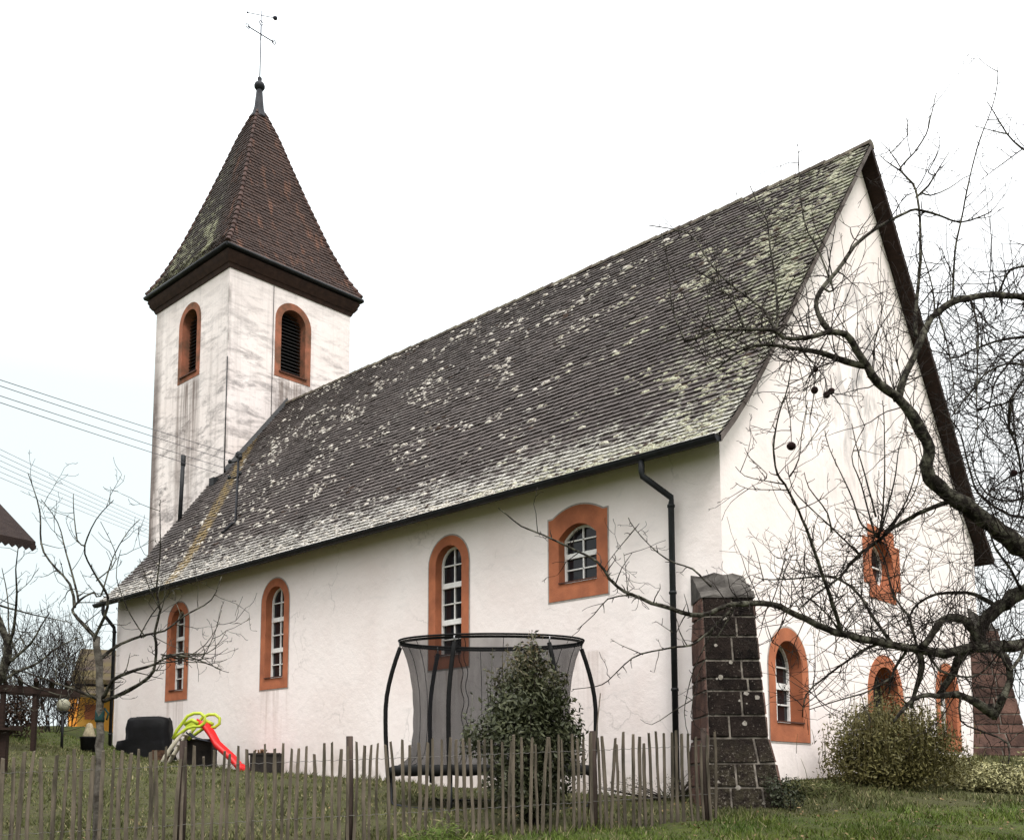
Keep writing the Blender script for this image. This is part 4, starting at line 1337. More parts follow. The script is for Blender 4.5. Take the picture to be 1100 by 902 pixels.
th, T, AX = crate(286, 832, 24.8, (.70, .45, .52), 'low dark crate with brown scraps at the foot of the slide', name='garden_crate', cat='crate')
mb = MB()
r2 = random.Random(4)
for i in range(7):
    mb.bar(T(r2.uniform(-.35, -.1), r2.uniform(-.15, .15), .42), T(r2.uniform(-.4, 0), r2.uniform(-.2, .2), .60), .05, .03)
mb.build('wood_scrap', M['house_wood'], th)
crate(172, 818, 27.6, (.36, .3, .34), 'small brown box between the tarpaulin and the slide ladder', name='storage_box', cat='box', mat='brown_stuff', lip=False, fill=False)
# tub with a pale cone of sacking
o, T, AX = frame_at(95, 808, 24.5)
tub = thing('garden_tub', o, 'black garden tub holding a pale wrapped plant beside the thin tree trunk', 'tub')
mb = MB(); mb.lathe(o + Vector((0, 0, -.03)), [(.17, 0), (.20, .36), (.215, .37), (.215, .40), (.17, .40), (.16, .34)], 16)
mb.build('pot', M['black_pad'], tub)
mb = MB(); mb.lathe(o + Vector((0, 0, .32)), [(.14, 0), (.15, .08), (.11, .2), (.08, .31), (.06, .36), (.02, .38)], 9)
mb.build('wrapping', M['sacking'], tub)

# globe lamp
o, T, AX = frame_at(67, 783, 24)
lamp = thing('garden_lamp', o, 'pale round globe lamp on a short post beneath the pergola beam', 'lamp')
gc = at(67, 757, 24)
mb = MB(); mb.tube([o + Vector((0, 0, -.1)), Vector((o.x, o.y, gc.z - .15))], .035, 8); mb.lathe((o.x, o.y, gc.z - .2), [(.04, 0), (.09, .03), (.09, .07), (.04, .09)], 10)
mb.build('post', M['gutter'], lamp)
mb = MB()
mb.lathe((o.x, o.y, gc.z - .18), [(.155 * math.sin(math.pi * i / 12) + .001, .18 - .155 * math.cos(math.pi * i / 12)) for i in range(13)], 20)
mb.build('globe', M['globe'], lamp)

# pergola
o = at(40, 800, 21); o.z = gz(o.x, o.y)
perg = thing('pergola', o, 'dark weathered wooden pergola beam on posts at the left edge', 'pergola')
K = 21 / F_PX
zb0 = at(40, 737, 21).z
mb = MB()
PF = at(40, 842, 1) - CAM; PF.z = 0; PF.normalize(); PR = Vector((PF.y, -PF.x, 0))
def pg(px, y, z): return Vector((o.x, o.y, 0)) + PR * ((px - 40) * K) + PF * y + Vector((0, 0, z))
mb.bar(pg(-70, 0, zb0 + .02), pg(80, 0, zb0 - .12), .15, .15, Vector((0, 0, 1)))
mb.bar(pg(-70, 1.8, zb0 + .10), pg(80, 1.8, zb0 - .02), .12, .14, Vector((0, 0, 1)))
mb.build('beam', M['brown_wood'], perg)
mb = MB()
for px in range(-60, 80, 16): mb.bar(pg(px, -.3, zb0 + .16 - px * .001), pg(px, 2.1, zb0 + .18 - px * .001), .06, .09)
mb.build('rafter', M['brown_wood'], perg)
for px, y in ((36, 0), (-66, 0), (36, 1.8), (5, 0)):
    q = pg(px, y, 0); mb = MB(); zz = gz(q.x, q.y)
    mb.bar((q.x, q.y, zz - .1), (q.x, q.y, zb0 - .06), .085, .085, RH); mb.build('post', M['brown_wood'], perg)

# bird table, dark, at the very left
o, T, AX = frame_at(3, 818, 17.5)
bt = thing('bird_table', o, 'dark wooden bird table on a square post at the left picture edge', 'bird table')
mb = MB(); mb.box(T(0, 0, .35), (.12, .12, .75), AX); mb.build('post', M['brown_wood'], bt)
mb = MB(); mb.box(T(0, 0, .745), (.42, .42, .04), AX); 
for sx_ in (-.2, .2): mb.box(T(sx_, 0, .785), (.025, .42, .04), AX)
mb.build('tray', M['brown_wood'], bt)

# ------------------------------------------------------------------ neighbouring houses
o = at(-60, 842, 25.0); o.z = gz(o.x, o.y)
house = thing('house', o, 'brown boarded house at the left edge with dark roof and scalloped eave', 'house')
HF = at(38, 842, 1) - CAM; HF.z = 0; HF.normalize(); HF.rotate(Matrix.Rotation(math.radians(31), 3, 'Z')); HR = Vector((HF.y, -HF.x, 0))
P0 = at(38, 588, 24)
def hp(x, y, z): return P0 + HR * x + HF * y + Vector((0, 0, z))       # x right, y back, z above the eave corner
zg = gz(hp(-2, 2, 0).x, hp(-2, 2, 0).y) - P0.z - .3
mb = MB()
x0, x1, y0, y1 = -9.2, -.78, .62, 7.4
rz = .72
mb.add([hp(x1, y0, zg), hp(x1, y1, zg), hp(x1, y1, y0 * rz - .1), hp(x1, 4, 4 * rz - .1), hp(x1, y0, y0 * rz - .1),
        hp(x0, y0, zg), hp(x0, y1, zg), hp(x0, y1, y0 * rz - .1), hp(x0, 4, 4 * rz - .1), hp(x0, y0, y0 * rz - .1)],
       [(0, 1, 2, 3, 4), (5, 9, 8, 7, 6), (0, 4, 9, 5), (1, 6, 7, 2)])
mb.build('wall', M['house_wood'], house)
mb = MB()
for ya, za, yb, zb_ in ((0, 0, 4, 4 * rz), (8, 0, 4, 4 * rz)):
    a = [hp(0, ya, za), hp(-10, ya, za), hp(-10, yb, zb_), hp(0, yb, zb_)]
    mb.add(a + [q + Vector((0, 0, .14)) for q in a], [(0, 1, 2, 3), (4, 5, 6, 7), (0, 1, 5, 4), (1, 2, 6, 5), (2, 3, 7, 6), (3, 0, 4, 7)])
rf = mb.build('roof', M['house_roof'], house)
mb = MB()
for i in range(60):
    a, b = hp(-i * .165, -.012, .05), hp(-(i + 1) * .165, -.012, .05)
    mid = (a + b) / 2 - Vector((0, 0, .155))
    P = [a, b, b - Vector((0, 0, .08)), mid, a - Vector((0, 0, .08))]
    Q = [q - HF * .025 for q in P]
    mb.add(P + Q, [(0, 1, 2, 3, 4), (5, 6, 7, 8, 9)] + [(k, (k + 1) % 5, 5 + (k + 1) % 5, 5 + k) for k in range(5)])
mb.build('scalloped_board', M['house_roof'], rf)

K = 46 / F_PX
o = at(110, 790, 48); o.z = gz(o.x, o.y)
cott = thing('cottage', o, 'far cottage with ochre yellow wall and mossy tiled roof behind the thin tree', 'house')
CFD = at(90, 842, 1) - CAM; CFD.z = 0; CFD.normalize(); CRD = Vector((CFD.y, -CFD.x, 0))
P1 = at(76, 735, 46)
def cp(px, y, py): return P1 + CRD * ((px - 76) * K) + CFD * y + Vector((0, 0, (735 - py) * K))
mb = MB()
b0 = [cp(84, 0, 800), cp(210, 0, 800), cp(210, 0, 728), cp(84, 0, 728)]
mb.add(b0 + [q + CFD * 7 for q in b0], [(0, 1, 2, 3), (4, 5, 6, 7), (1, 5, 6, 2), (0, 4, 7, 3)])
b1 = [cp(74, 1, 800), cp(83.5, 1, 800), cp(83.5, 1, 745), cp(74, 1, 745)]
mb.add(b1 + [q + CFD * 5 for q in b1], [(0, 1, 2, 3), (4, 5, 6, 7), (0, 4, 7, 3)])
mb.build('wall', M['ochre'], cott)
mb = MB()
def slab(a, th=.2):
    mb.add(a + [q + Vector((0, 0, th)) for q in a], [(0, 1, 2, 3), (4, 5, 6, 7), (0, 1, 5, 4), (1, 2, 6, 5), (2, 3, 7, 6), (3, 0, 4, 7)])
slab([cp(76, -.7, 735), cp(216, -.7, 735), cp(216, 3.5, 690), cp(84, 3.5, 690)]); slab([cp(84, 3.51, 690), cp(216, 3.51, 690), cp(216, 7.7, 735), cp(76, 7.7, 735)])
slab([cp(72, -2.0, 752), cp(130, -2.0, 752), cp(130, -.1, 737), cp(78, -.1, 737)], .15)
mb.build('roof', M['far_roof'], cott)
for px in (97,):
    mb = MB(); f0 = [cp(px - 6, -.03, 772), cp(px + 6, -.03, 772), cp(px + 6, -.03, 756), cp(px - 6, -.03, 756)]
    mb.add(f0 + [q + CFD * .02 for q in f0], [(0, 1, 2, 3), (0, 1, 5, 4), (1, 2, 6, 5), (2, 3, 7, 6), (3, 0, 4, 7)]); wf = mb.build('shutter', M['terracotta'], cott)

# ------------------------------------------------------------------ bare trees
class Tree:
    """branches traced as polylines of (px, py) at true distances, then grown on with twigs"""
    def __init__(self, depth, seed):
        self.nodes = []                      # (px, py, depth)
        self.lines = []                      # (points, radii)
        self.depth = depth; self.r = random.Random(seed)
    def trace(self, pts, w0, w1, drift=None, join=True, d0=None, p_=.8):
        r = self.r
        dstart = d0
        if dstart is None:
            dstart = self.depth
            if self.nodes and join:
                nn = min(self.nodes, key=lambda q: (q[0] - pts[0][0]) ** 2 + (q[1] - pts[0][1]) ** 2)
                nn2 = min(self.nodes, key=lambda q: (q[0] - pts[-1][0]) ** 2 + (q[1] - pts[-1][1]) ** 2)
                dA = math.hypot(nn[0] - pts[0][0], nn[1] - pts[0][1]); dB = math.hypot(nn2[0] - pts[-1][0], nn2[1] - pts[-1][1])
                dstart = nn[2]
                if dA < 14: pts = [(nn[0], nn[1])] + list(pts)
        L = sum(math.hypot(b[0] - a[0], b[1] - a[1]) for a, b in zip(pts, pts[1:]))
        Lm = L * dstart / F_PX
        drift = drift if drift is not None else r.uniform(-.55, .55) * Lm
        # subdivide smoothly (Catmull-Rom)
        P = [pts[0]] + list(pts) + [pts[-1]]
        sm = []
        for i in range(1, len(P) - 2):
            p0, p1, p2, p3 = P[i - 1], P[i], P[i + 1], P[i + 2]
            ns = max(2, int(math.hypot(p2[0] - p1[0], p2[1] - p1[1]) / 9))
            for k in range(ns):
                t = k / ns
                sm.append(tuple(.5 * (2 * p1[j] + (p2[j] - p0[j]) * t + (2 * p0[j] - 5 * p1[j] + 4 * p2[j] - p3[j]) * t * t + (3 * p1[j] - p0[j] - 3 * p2[j] + p3[j]) * t ** 3) for j in (0, 1)))
        sm.append(pts[-1])
        acc = 0; out = []; rad = []
        for i, q in enumerate(sm):
            if i: acc += math.hypot(q[0] - sm[i - 1][0], q[1] - sm[i - 1][1])
            u = acc / max(L, 1)
            d = dstart + drift * min(1, u)
            self.nodes.append((q[0], q[1], d))
            jr = (w0 + (w1 - w0) * min(1, u)) * .10
            out.append(at(q[0] + r.uniform(-jr, jr), q[1] + r.uniform(-jr, jr), d))
            rad.append(max(.0030, (w0 + (w1 - w0) * min(1, u) ** p_) * d / F_PX / 2 * (1 + r.uniform(-.10, .10))))
        self.lines.append((out, rad))
        return out, rad
    def shoot(self, p, d, L, rad, level, up=.25, curl=.22, acc=None):
        r = self.r
        n = max(4, int(L / .09))
        pts = [p.copy()]; rr = [rad]
        d = d.normalized()
        kids = []
        for i in range(n):
            d = (d + Vector((r.gauss(0, curl), r.gauss(0, curl), r.gauss(0, curl))) * .55 + Vector((0, 0, up * .22))).normalized()
            p = p + d * (L / n)
            pts.append(p.copy()); rr.append(max(.0028, rad * (1 - .62 * (i + 1) / n)))
            if level > 0 and i > 0 and r.random() < .50:
                kids.append((p.copy(), d.copy(), rr[-1]))
        acc.append((pts, rr))
        for q, dd, ra in kids:
            ax = Vector((r.gauss(0, 1), r.gauss(0, 1), r.gauss(0, 1)))
            nd_ = (dd + ax.normalized() * 1.0)
            self.shoot(q, nd_, L * r.uniform(.18, .5), ra * .7, level - 1, up, curl, acc)
    def twigs(self, density, Lr, level=1, up=.3, maxrad=.03, minrad=0, acc=None, radk=.5):
        """density: shoots per metre along traced branches"""
        r = self.r
        acc = acc if acc is not None else []
        for pts, rad in self.lines:
            for a, b, ra in zip(pts, pts[1:], rad):
                if ra > maxrad or ra < minrad: continue
                L = (b - a).length
                k = L * density
                while r.random() < k:
                    k -= 1
                    q = a.lerp(b, r.random()); t = (b - a).normalized()
                    ax = Vector((r.gauss(0, 1), r.gauss(0, 1), r.gauss(0, 1))); ax = (ax - t * ax.dot(t)).normalized()
                    self.shoot(q, t * r.uniform(.1, .8) + ax, r.uniform(*Lr), min(.0076, max(.0046, ra * radk)), level, up, .36, acc)
                    if k <= 0: break
        return acc
    def emit(self, name, parent, mat, lo, hi, sides=8, lines=None):
        mb = MB()
        for pts, rad in (lines if lines is not None else self.lines):
            if lines is None and not (lo <= max(rad) < hi): continue
            mb.tube(pts, rad, sides if max(rad) > .006 else (4 if max(rad) > .003 else 3))
        return mb.build(name, mat, parent)

# --- the big apple tree on the right
AT = Tree(11.5, 21)
base = at(1210, 842, 11.6); base.z = gz(base.x, base.y)
apple = thing('apple_tree', base, 'old gnarled bare apple tree reaching in from the right across the church gable', 'tree')
# trunk outside the frame
d0 = 11.6
AT.trace([(1214, 945), (1205, 860), (1200, 780), (1190, 715), (1178, 660), (1165, 632)], 46, 38, drift=0, d0=d0)
# leader rising outside the frame
AT.trace([(1165, 632), (1176, 590), (1183, 540), (1186, 470), (1182, 400), (1172, 330), (1166, 260), (1160, 200), (1150, 150), (1146, 100)], 26, 3, drift=.2, d0=d0)
def LX(y): return float(np.interp(y, [100, 200, 330, 470, 590, 632], [1146, 1160, 1172, 1186, 1176, 1165]))
# main limb rising to the left
AT.trace([(1165, 632), (1130, 606), (1104, 592), (1075, 572), (1048, 551), (1028, 537), (1008, 522), (998, 513), (995, 500), (998, 480), (991, 466), (980, 446), (962, 426), (944, 411), (931, 393), (918, 373), (909, 359), (891, 356)], 27, 6, drift=-.9, d0=d0, p_=.75)
AT.trace([(891, 356), (879, 338), (877, 322), (884, 309), (906, 282), (918, 264), (933, 251), (955, 237), (973, 229), (984, 225), (1011, 232), (1031, 239), (1053, 233), (1065, 227)], 6.5, 1.4)
AT.trace([(891, 356), (864, 363), (842, 363), (831, 355), (800, 354), (767, 355), (751, 362), (735, 366)], 6, 2)
AT.trace([(925, 392), (909, 389), (886, 380), (853, 374), (833, 371), (812, 371), (790, 380), (772, 395)], 8, 1.5)
AT.trace([(835, 350), (835, 337), (833, 302), (827, 264), (824, 238), (816, 224), (806, 200)], 3, 1)
AT.trace([(895, 312), (877, 264), (868, 250), (861, 220), (858, 180), (857, 149)], 2.6, .9)
AT.trace([(831, 352), (821, 333), (800, 317), (773, 295), (755, 271), (740, 251), (697, 242)], 3, 1)
AT.trace([(800, 354), (789, 326), (766, 302), (744, 289), (731, 282)], 2, .8)
AT.trace([(735, 366), (722, 331), (720, 309), (717, 280), (710, 250)], 1.8, .8)
AT.trace([(767, 355), (760, 320), (775, 280), (762, 262)], 1.6, .7)
AT.trace([(965, 427), (972, 402), (984, 378), (996, 348), (1006, 336), (1022, 325), (1040, 320), (1070, 317), (1105, 321), (1150, 335), (1174, 352)], 8, 6)
AT.trace([(984, 360), (984, 330), (987, 300), (989, 270), (988, 235), (985, 211), (981, 198), (968, 184), (969, 178), (982, 164), (995, 144), (999, 129), (1006, 100)], 5, 1)
AT.trace([(968, 184), (953, 174), (945, 167)], 2, .8); AT.trace([(968, 181), (957, 164), (946, 152)], 1.5, .7); AT.trace([(957, 164), (975, 145), (973, 125)], 1.3, .7)
AT.trace([(985, 211), (997, 200), (1011, 177), (1020, 163)], 3, .8); AT.trace([(997, 185), (1004, 172), (1009, 156)], 1.6, .7)
AT.trace([(1000, 210), (1020, 202), (1034, 192), (1047, 186)], 1.8, .7)
AT.trace([(1023, 322), (1026, 270), (1033, 235), (1042, 189), (1053, 149), (1065, 118), (1071, 93), (1072, 72)], 2.6, .9)
AT.trace([(LX(212), 212), (1150, 190), (1120, 172), (1097, 159), (1082, 144), (1066, 118), (1060, 109)], 5, .8); AT.trace([(1082, 144), (1060, 139), (1047, 135)], 1.6, .7); AT.trace([(1097, 161), (1066, 184), (1053, 194)], 1.6, .7)
AT.trace([(1004, 336), (1002, 310), (991, 272), (985, 250)], 2.2, .8); AT.trace([(1008, 338), (1018, 372), (1024, 410), (1026, 445), (1023, 470)], 2, .8)
AT.trace([(1042, 320), (1050, 350), (1050, 390), (1049, 430), (1050, 460), (1044, 494)], 2.6, 1)
AT.trace([(LX(387), 387), (1150, 365), (1100, 362), (1076, 365), (1060, 370), (1040, 378), (1028, 384), (1018, 385)], 6, 1.3)
AT.trace([(LX(367), 367), (1150, 345), (1100, 375), (1084, 390), (1068, 412), (1064, 432), (1058, 450)], 5, 1.2)
AT.trace([(LX(422), 422), (1150, 400), (1100, 392), (1080, 391), (1060, 400), (1048, 414), (1032, 434), (1022, 448)], 4.5, 1.1)
AT.trace([(LX(402), 402), (1150, 380), (1100, 408), (1086, 430), (1068, 436), (1048, 442), (1032, 446)], 6, 1.1)
AT.trace([(1086, 430), (1084, 460), (1092, 478), (1097, 510), (1098, 540), (1090, 560)], 3.5, 1.5)
AT.trace([(LX(542), 542), (1150, 520), (1100, 535), (1080, 538), (1060, 530), (1048, 510), (1044, 490)], 5, 1.3)
AT.trace([(LX(570), 570), (1150, 548), (1100, 556), (1075, 548), (1050, 528), (1040, 498), (1030, 462), (1014, 444)], 5, 1.2)
AT.trace([(LX(492), 492), (1150, 470), (1110, 500), (1085, 512), (1062, 528)], 4, 1.6)
AT.trace([(LX(292), 292), (1160, 270), (1110, 285), (1085, 290), (1072, 318)], 4, 2)
AT.trace([(1022, 538), (1018, 539), (986, 552), (960, 566), (944, 580), (920, 598), (902, 620), (880, 635), (857, 655)], 6, 1.6)
for pl in ([(942, 573), (926, 564), (913, 529), (891, 482), (886, 462)], [(941, 555), (933, 524), (920, 478), (915, 455)], [(946, 566), (950, 518), (950, 460), (948, 430)],
           [(946, 570), (960, 520), (966, 480), (975, 455)], [(958, 566), (982, 530), (990, 500)], [(924, 597), (893, 566), (871, 546), (851, 524), (846, 500)], [(893, 571), (889, 551), (869, 524), (864, 507)],
           [(940, 575), (925, 520), (915, 490), (930, 455)], [(950, 572), (970, 545), (985, 500), (978, 470)]):
    AT.trace(pl, 2.4, .8)
# low main limb running far left
AT.trace([(1178, 672), (1140, 684), (1100, 692), (1060, 694), (1044, 694), (1016, 702), (986, 698), (960, 692), (940, 688), (920, 684), (904, 681), (889, 676), (866, 665), (838, 652), (818, 648), (788, 649), (753, 660), (722, 654), (689, 643), (662, 629), (642, 604), (618, 591), (585, 575), (560, 565), (545, 553), (535, 545)], 19, 1.2, drift=-.5, d0=d0, p_=.5)
AT.trace([(675, 639), (653, 643), (638, 660), (620, 676)], 2, .8)
AT.trace([(764, 630), (744, 611), (726, 605), (706, 593), (682, 568), (675, 556)], 2.4, .9); AT.trace([(682, 568), (666, 587), (653, 604), (649, 612)], 1.5, .7)
AT.trace([(788, 652), (768, 672), (755, 684), (742, 693), (724, 695), (689, 702), (671, 713), (653, 731), (640, 737), (615, 740)], 3.2, .9)
AT.trace([(689, 702), (668, 693), (656, 686)], 1.3, .6); AT.trace([(788, 655), (762, 700), (748, 730), (742, 770)], 2, .8); AT.trace([(770, 668), (745, 720), (735, 765), (740, 790)], 1.8, .8)
AT.trace([(742, 752), (720, 766), (700, 778), (688, 772)], 1.4, .6); AT.trace([(724, 680), (706, 668), (704, 668)], 1.2, .6)
AT.trace([(675, 641), (672, 610), (670, 594)], 1.2, .6)
AT.trace([(904, 679), (891, 638), (882, 613), (869, 575), (858, 549), (843, 520), (835, 509), (831, 482), (833, 464), (837, 444), (847, 413), (851, 380)], 5, 1)
AT.trace([(843, 520), (820, 516), (800, 511), (790, 501)], 1.6, .7); AT.trace([(843, 526), (804, 525), (790, 518)], 1.4, .6); AT.trace([(824, 509), (806, 492), (800, 481)], 1.3, .6)
AT.trace([(849, 511), (858, 493), (862, 460), (868, 430)], 1.6, .7)
AT.trace([(960, 693), (940, 666), (920, 635), (897, 620), (882, 619), (844, 622), (820, 622), (809, 618)], 4.5, 1)
AT.trace([(820, 622), (812, 590), (808, 582)], 1.2, .6); AT.trace([(882, 619), (850, 610), (838, 580)], 1.4, .6)
AT.trace([(951, 690), (933, 695), (911, 709), (884, 729), (866, 746), (862, 770)], 4, 1.2)
AT.trace([(960, 726), (933, 742), (897, 753), (869, 762)], 2.6, 1)
AT.trace([(904, 681), (889, 660), (862, 640), (845, 660), (830, 690)], 2.2, .8)
AT.trace([(986, 698), (975, 660), (960, 640), (950, 600), (935, 575)], 3.5, 1.2)
# thick crooked limbs right of the centre
AT.trace([(1190, 612), (1140, 616), (1100, 634), (1080, 648), (1068, 655), (1058, 668), (1048, 688)], 22, 13, drift=.1, d0=d0 + .1)
AT.trace([(1068, 650), (1048, 639), (1028, 636), (1006, 638), (986, 648), (978, 660), (974, 672)], 5.5, 2)
AT.trace([(1052, 690), (1048, 680), (1040, 668), (1028, 663), (1014, 665), (1006, 674), (999, 686), (990, 694)], 12, 7, drift=-.1)
AT.trace([(1042, 695), (1030, 708), (1024, 722), (1016, 735), (1008, 747)], 12, 6)
AT.trace([(1070, 768), (1060, 762), (1048, 754), (1028, 746), (1008, 747), (989, 747), (975, 756), (960, 775)], 11, 3)
AT.trace([(1078, 745), (1068, 770), (1064, 756)], 9, 6)
AT.trace([(1060, 694), (1080, 705), (1085, 730), (1074, 755)], 8, 7)
AT.trace([(1032, 748), (1032, 774), (1060, 787), (1083, 798), (1083, 820)], 2.4, 1.8)
AT.trace([(1083, 798), (1093, 788)], 1.5, .7)
AT.trace([(986, 700), (990, 715), (984, 740), (978, 760)], 8, 4); AT.trace([(975, 697), (960, 720), (955, 745)], 4, 2)
AT.trace([(1100, 640), (1085, 610), (1070, 590), (1060, 560)], 4, 1.5); AT.trace([(1105, 690), (1085, 720), (1075, 700)], 5, 3)
AT.trace([(998, 700), (1010, 720), (1050, 725), (1080, 690)], 3, 1.5)
AT.trace([(862, 376), (868, 385), (876, 395), (875, 415)], 1.6, .7); AT.trace([(876, 395), (886, 405), (889, 420)], 1.3, .7); AT.trace([(845, 430), (849, 450), (850, 474)], 1.3, .7)
acc = []
AT.twigs(3.0, (.15, .6), 2, .15, .05, .0, acc, .55)
AT.twigs(3.4, (.25, .9), 2, .15, .12, .012, acc, .35)
AT.twigs(5.0, (.04, .12), 0, .2, .03, .0, acc, .8)           # fruiting spurs
# fine twig curtain hanging around the elbow
dense = [ln for ln in AT.lines if True]
for pts, rad in dense:
    for a, ra in zip(pts[::2], rad[::2]):
        px = 550 + F_PX * (a - CAM).dot(CR) / (a - CAM).dot(CF); py = PY - F_PX * (a - CAM).dot(CU) / (a - CAM).dot(CF)
        k = 0
        if 760 < px < 960 and 330 < py < 420: k = 2
        elif 940 < px < 1100 and 560 < py < 740: k = 3
        elif 1000 < px < 1130 and 300 < py < 560: k = 2
        elif 820 < px < 960 and 590 < py < 760: k = 3
        for _ in range(k):
            if AT.r.random() < .8:
                dv = Vector((AT.r.gauss(0, 1), AT.r.gauss(0, 1), AT.r.gauss(-.1, 1)))
                AT.shoot(a, dv, AT.r.uniform(.25, .9), .0062, 2, .1, .3, acc)
for pts, rad in AT.lines:                                       # upright water shoots from the old limbs
    for a, b, ra in zip(pts, pts[1:], rad):
        if ra < .03 or AT.r.random() > (b - a).length * 5: continue
        AT.shoot(a, Vector((AT.r.gauss(0, .35), AT.r.gauss(0, .35), 1)), AT.r.uniform(.4, 1.4), .0065, 1, .25, .15, acc)
for _ in range(130):                                            # outer crown right of the gable
    q = at(AT.r.uniform(1060, 1140), AT.r.uniform(300, 640), AT.r.uniform(10.9, 12.4))
    AT.shoot(q, Vector((AT.r.gauss(-.6, .8), AT.r.gauss(.3, .8), AT.r.gauss(.3, .8))), AT.r.uniform(.5, 1.1), .0065, 2, .15, .25, acc)
trunk_lines = [l for l in AT.lines if max(l[1]) >= .035]
AT.emit('trunk', apple, M['bark'], 0, 9, 12, trunk_lines)
AT.emit('branches', apple, M['bark'], 0, 9, 7, [l for l in AT.lines if max(l[1]) < .035])
AT.emit('twigs', apple, M['twig'], 0, 9, 4, acc)
for px, py, d, r_ in ((850, 479, 10.9, .046), (875, 419, 10.9, .040), (888, 424, 10.9, .038), (893, 420, 10.9, .036), (876, 397, 10.9, .030), (1089, 508, 11.5, .04)):
    c = at(px, py, d)
    mb = MB()
    mb.lathe(c - Vector((0, 0, r_)), [(r_ * (math.sin(math.pi * i / 8) * rnd.uniform(.92, 1.08) + .02), r_ * (1 - math.cos(math.pi * i / 8))) for i in range(9)], 10)
    mb.tube([c + Vector((0, 0, r_ * .9)), c + Vector((.01, 0, r_ + .08)), c + Vector((.03, .02, r_ + .16))], .004, 4)
    mb.build('withered_apple', M['withered'], apple)

# --- young tree at the left corner
T1 = Tree(11.9, 5)
b1 = at(106, 915, 11.9); b1.z = gz(b1.x, b1.y)
yt = thing('young_fruit_tree', b1, 'slender bare tree with pale trunk and teal band beside the left church corner', 'tree')
py0 = PY - F_PX * (b1 - CAM).dot(CU) / (b1 - CAM).dot(CF)
T1.trace([(104, py0 + 4), (105, 860), (107, 800), (108, 750), (106, 710), (103, 684)], 10, 7.5, drift=0, d0=11.9)
T1.trace([(103, 684), (83, 663), (78, 655), (83, 647), (92, 640), (101, 636)], 5, 2)
T1.trace([(80, 650), (75, 627), (53, 602), (44, 583), (43, 550), (36, 525), (30, 508)], 3.4, .9)
T1.trace([(84, 645), (80, 625), (71, 594), (62, 561), (44, 536)], 2.6, .8)
T1.trace([(103, 690), (102, 683), (112, 663), (116, 641), (105, 622), (94, 602), (91, 586), (103, 558), (122, 537)], 4, .9)
T1.trace([(91, 586), (83, 580), (79, 545), (79, 530)], 1.8, .8)
T1.trace([(108, 640), (122, 597), (139, 569), (150, 558)], 2, .8); T1.trace([(105, 622), (125, 600), (108, 560)], 1.5, .7)
T1.trace([(112, 747), (122, 730), (139, 722), (166, 713), (185, 704), (205, 706), (238, 719)], 5, 1)
T1.trace([(110, 706), (130, 691), (155, 682), (177, 677), (200, 660), (227, 644), (238, 619)], 4, .9)
T1.trace([(112, 752), (139, 741), (160, 727), (167, 713), (168, 690), (166, 680), (172, 655), (168, 632), (172, 597), (172, 560), (172, 540)], 5, .8)
T1.trace([(104, 750), (85, 742), (67, 736), (28, 722), (5, 718)], 4, 1.2)
for e_ in [(245, 696), (244, 708), (240, 690), (243, 678), (236, 668), (246, 722), (238, 655)]:
    m_ = (rnd.uniform(196, 214), rnd.uniform(700, 712))
    T1.trace([(rnd.uniform(166, 185), rnd.uniform(700, 714)), m_, ((m_[0] + e_[0]) / 2 + 3, (m_[1] + e_[1]) / 2 + 5), e_], 1.6, .6)
T1.trace([(172, 655), (160, 630), (150, 600)], 1.6, .7); T1.trace([(155, 682), (140, 660), (125, 620), (130, 590)], 1.6, .7); T1.trace([(150, 684), (163, 660), (188, 632), (196, 636)], 1.8, .8)
T1.trace([(66, 740), (60, 720), (90, 690), (70, 665)], 1.6, .8)
acc = []
T1.twigs(3.4, (.15, .55), 2, .5, .03, 0, acc, .45)
T1.twigs(3, (.03, .09), 0, .3, .03, 0, acc, .7)
T1.emit('trunk', yt, M['pale_bark'], 0, 9, 10, T1.lines[:1])
T1.emit('branches', yt, M['bark'], 0, 9, 6, T1.lines[1:] + acc)
a_, b_ = at(107.5, 757, 11.9), at(107, 775, 11.9)
mb = MB(); mb.lathe(b_, [(.052, 0), (.058, .03), (.053, .06), (.055, .11), (.05, .14)], 12); mb.tube([b_ + RH * .05 + Vector((0, 0, .16)), b_ + RH * .10 + Vector((0, 0, .10)), b_ + RH * .08 + Vector((0, 0, .02))], .012, 5)
mb.build('teal_band', M['ribbon'], yt)

# --- tree at the left edge
T2 = Tree(13, 9)
b2 = at(-30, 900, 13); b2.z = gz(b2.x, b2.y)
lt = thing('old_fruit_tree', b2, 'dark bare fruit tree cut off by the left picture edge', 'tree')
py0 = PY - F_PX * (b2 - CAM).dot(CU) / (b2 - CAM).dot(CF)
T2.trace([(-30, py0 + 4), (-26, 840), (-20, 780), (-10, 745), (0, 728), (6, 711), (8, 694), (3, 677), (-8, 650), (-14, 620), (-16, 580), (-10, 530)], 20, 1.5, drift=0, d0=13)
T2.trace([(8, 694), (14, 680), (18, 636), (17, 611), (20, 585)], 4, 1)
T2.trace([(8, 712), (33, 691), (44, 672), (53, 658)], 4, 1.2); T2.trace([(-8, 738), (17, 722), (42, 711), (55, 700), (69, 691), (88, 684)], 5, 1)
T2.trace([(-10, 645), (0, 650), (28, 658), (64, 666), (80, 669)], 2.5, .8); T2.trace([(12, 720), (28, 735), (50, 742), (75, 750)], 3, 1)
T2.trace([(17, 700), (10, 680), (8, 640), (2, 610)], 2.5, .8)
acc = []
T2.twigs(4.5, (.2, .6), 2, .3, .06, 0, acc, .45)
T2.emit('trunk', lt, M['bark'], 0, 9, 10, T2.lines[:1])
T2.emit('branches', lt, M['bark'], 0, 9, 6, T2.lines[1:] + acc)

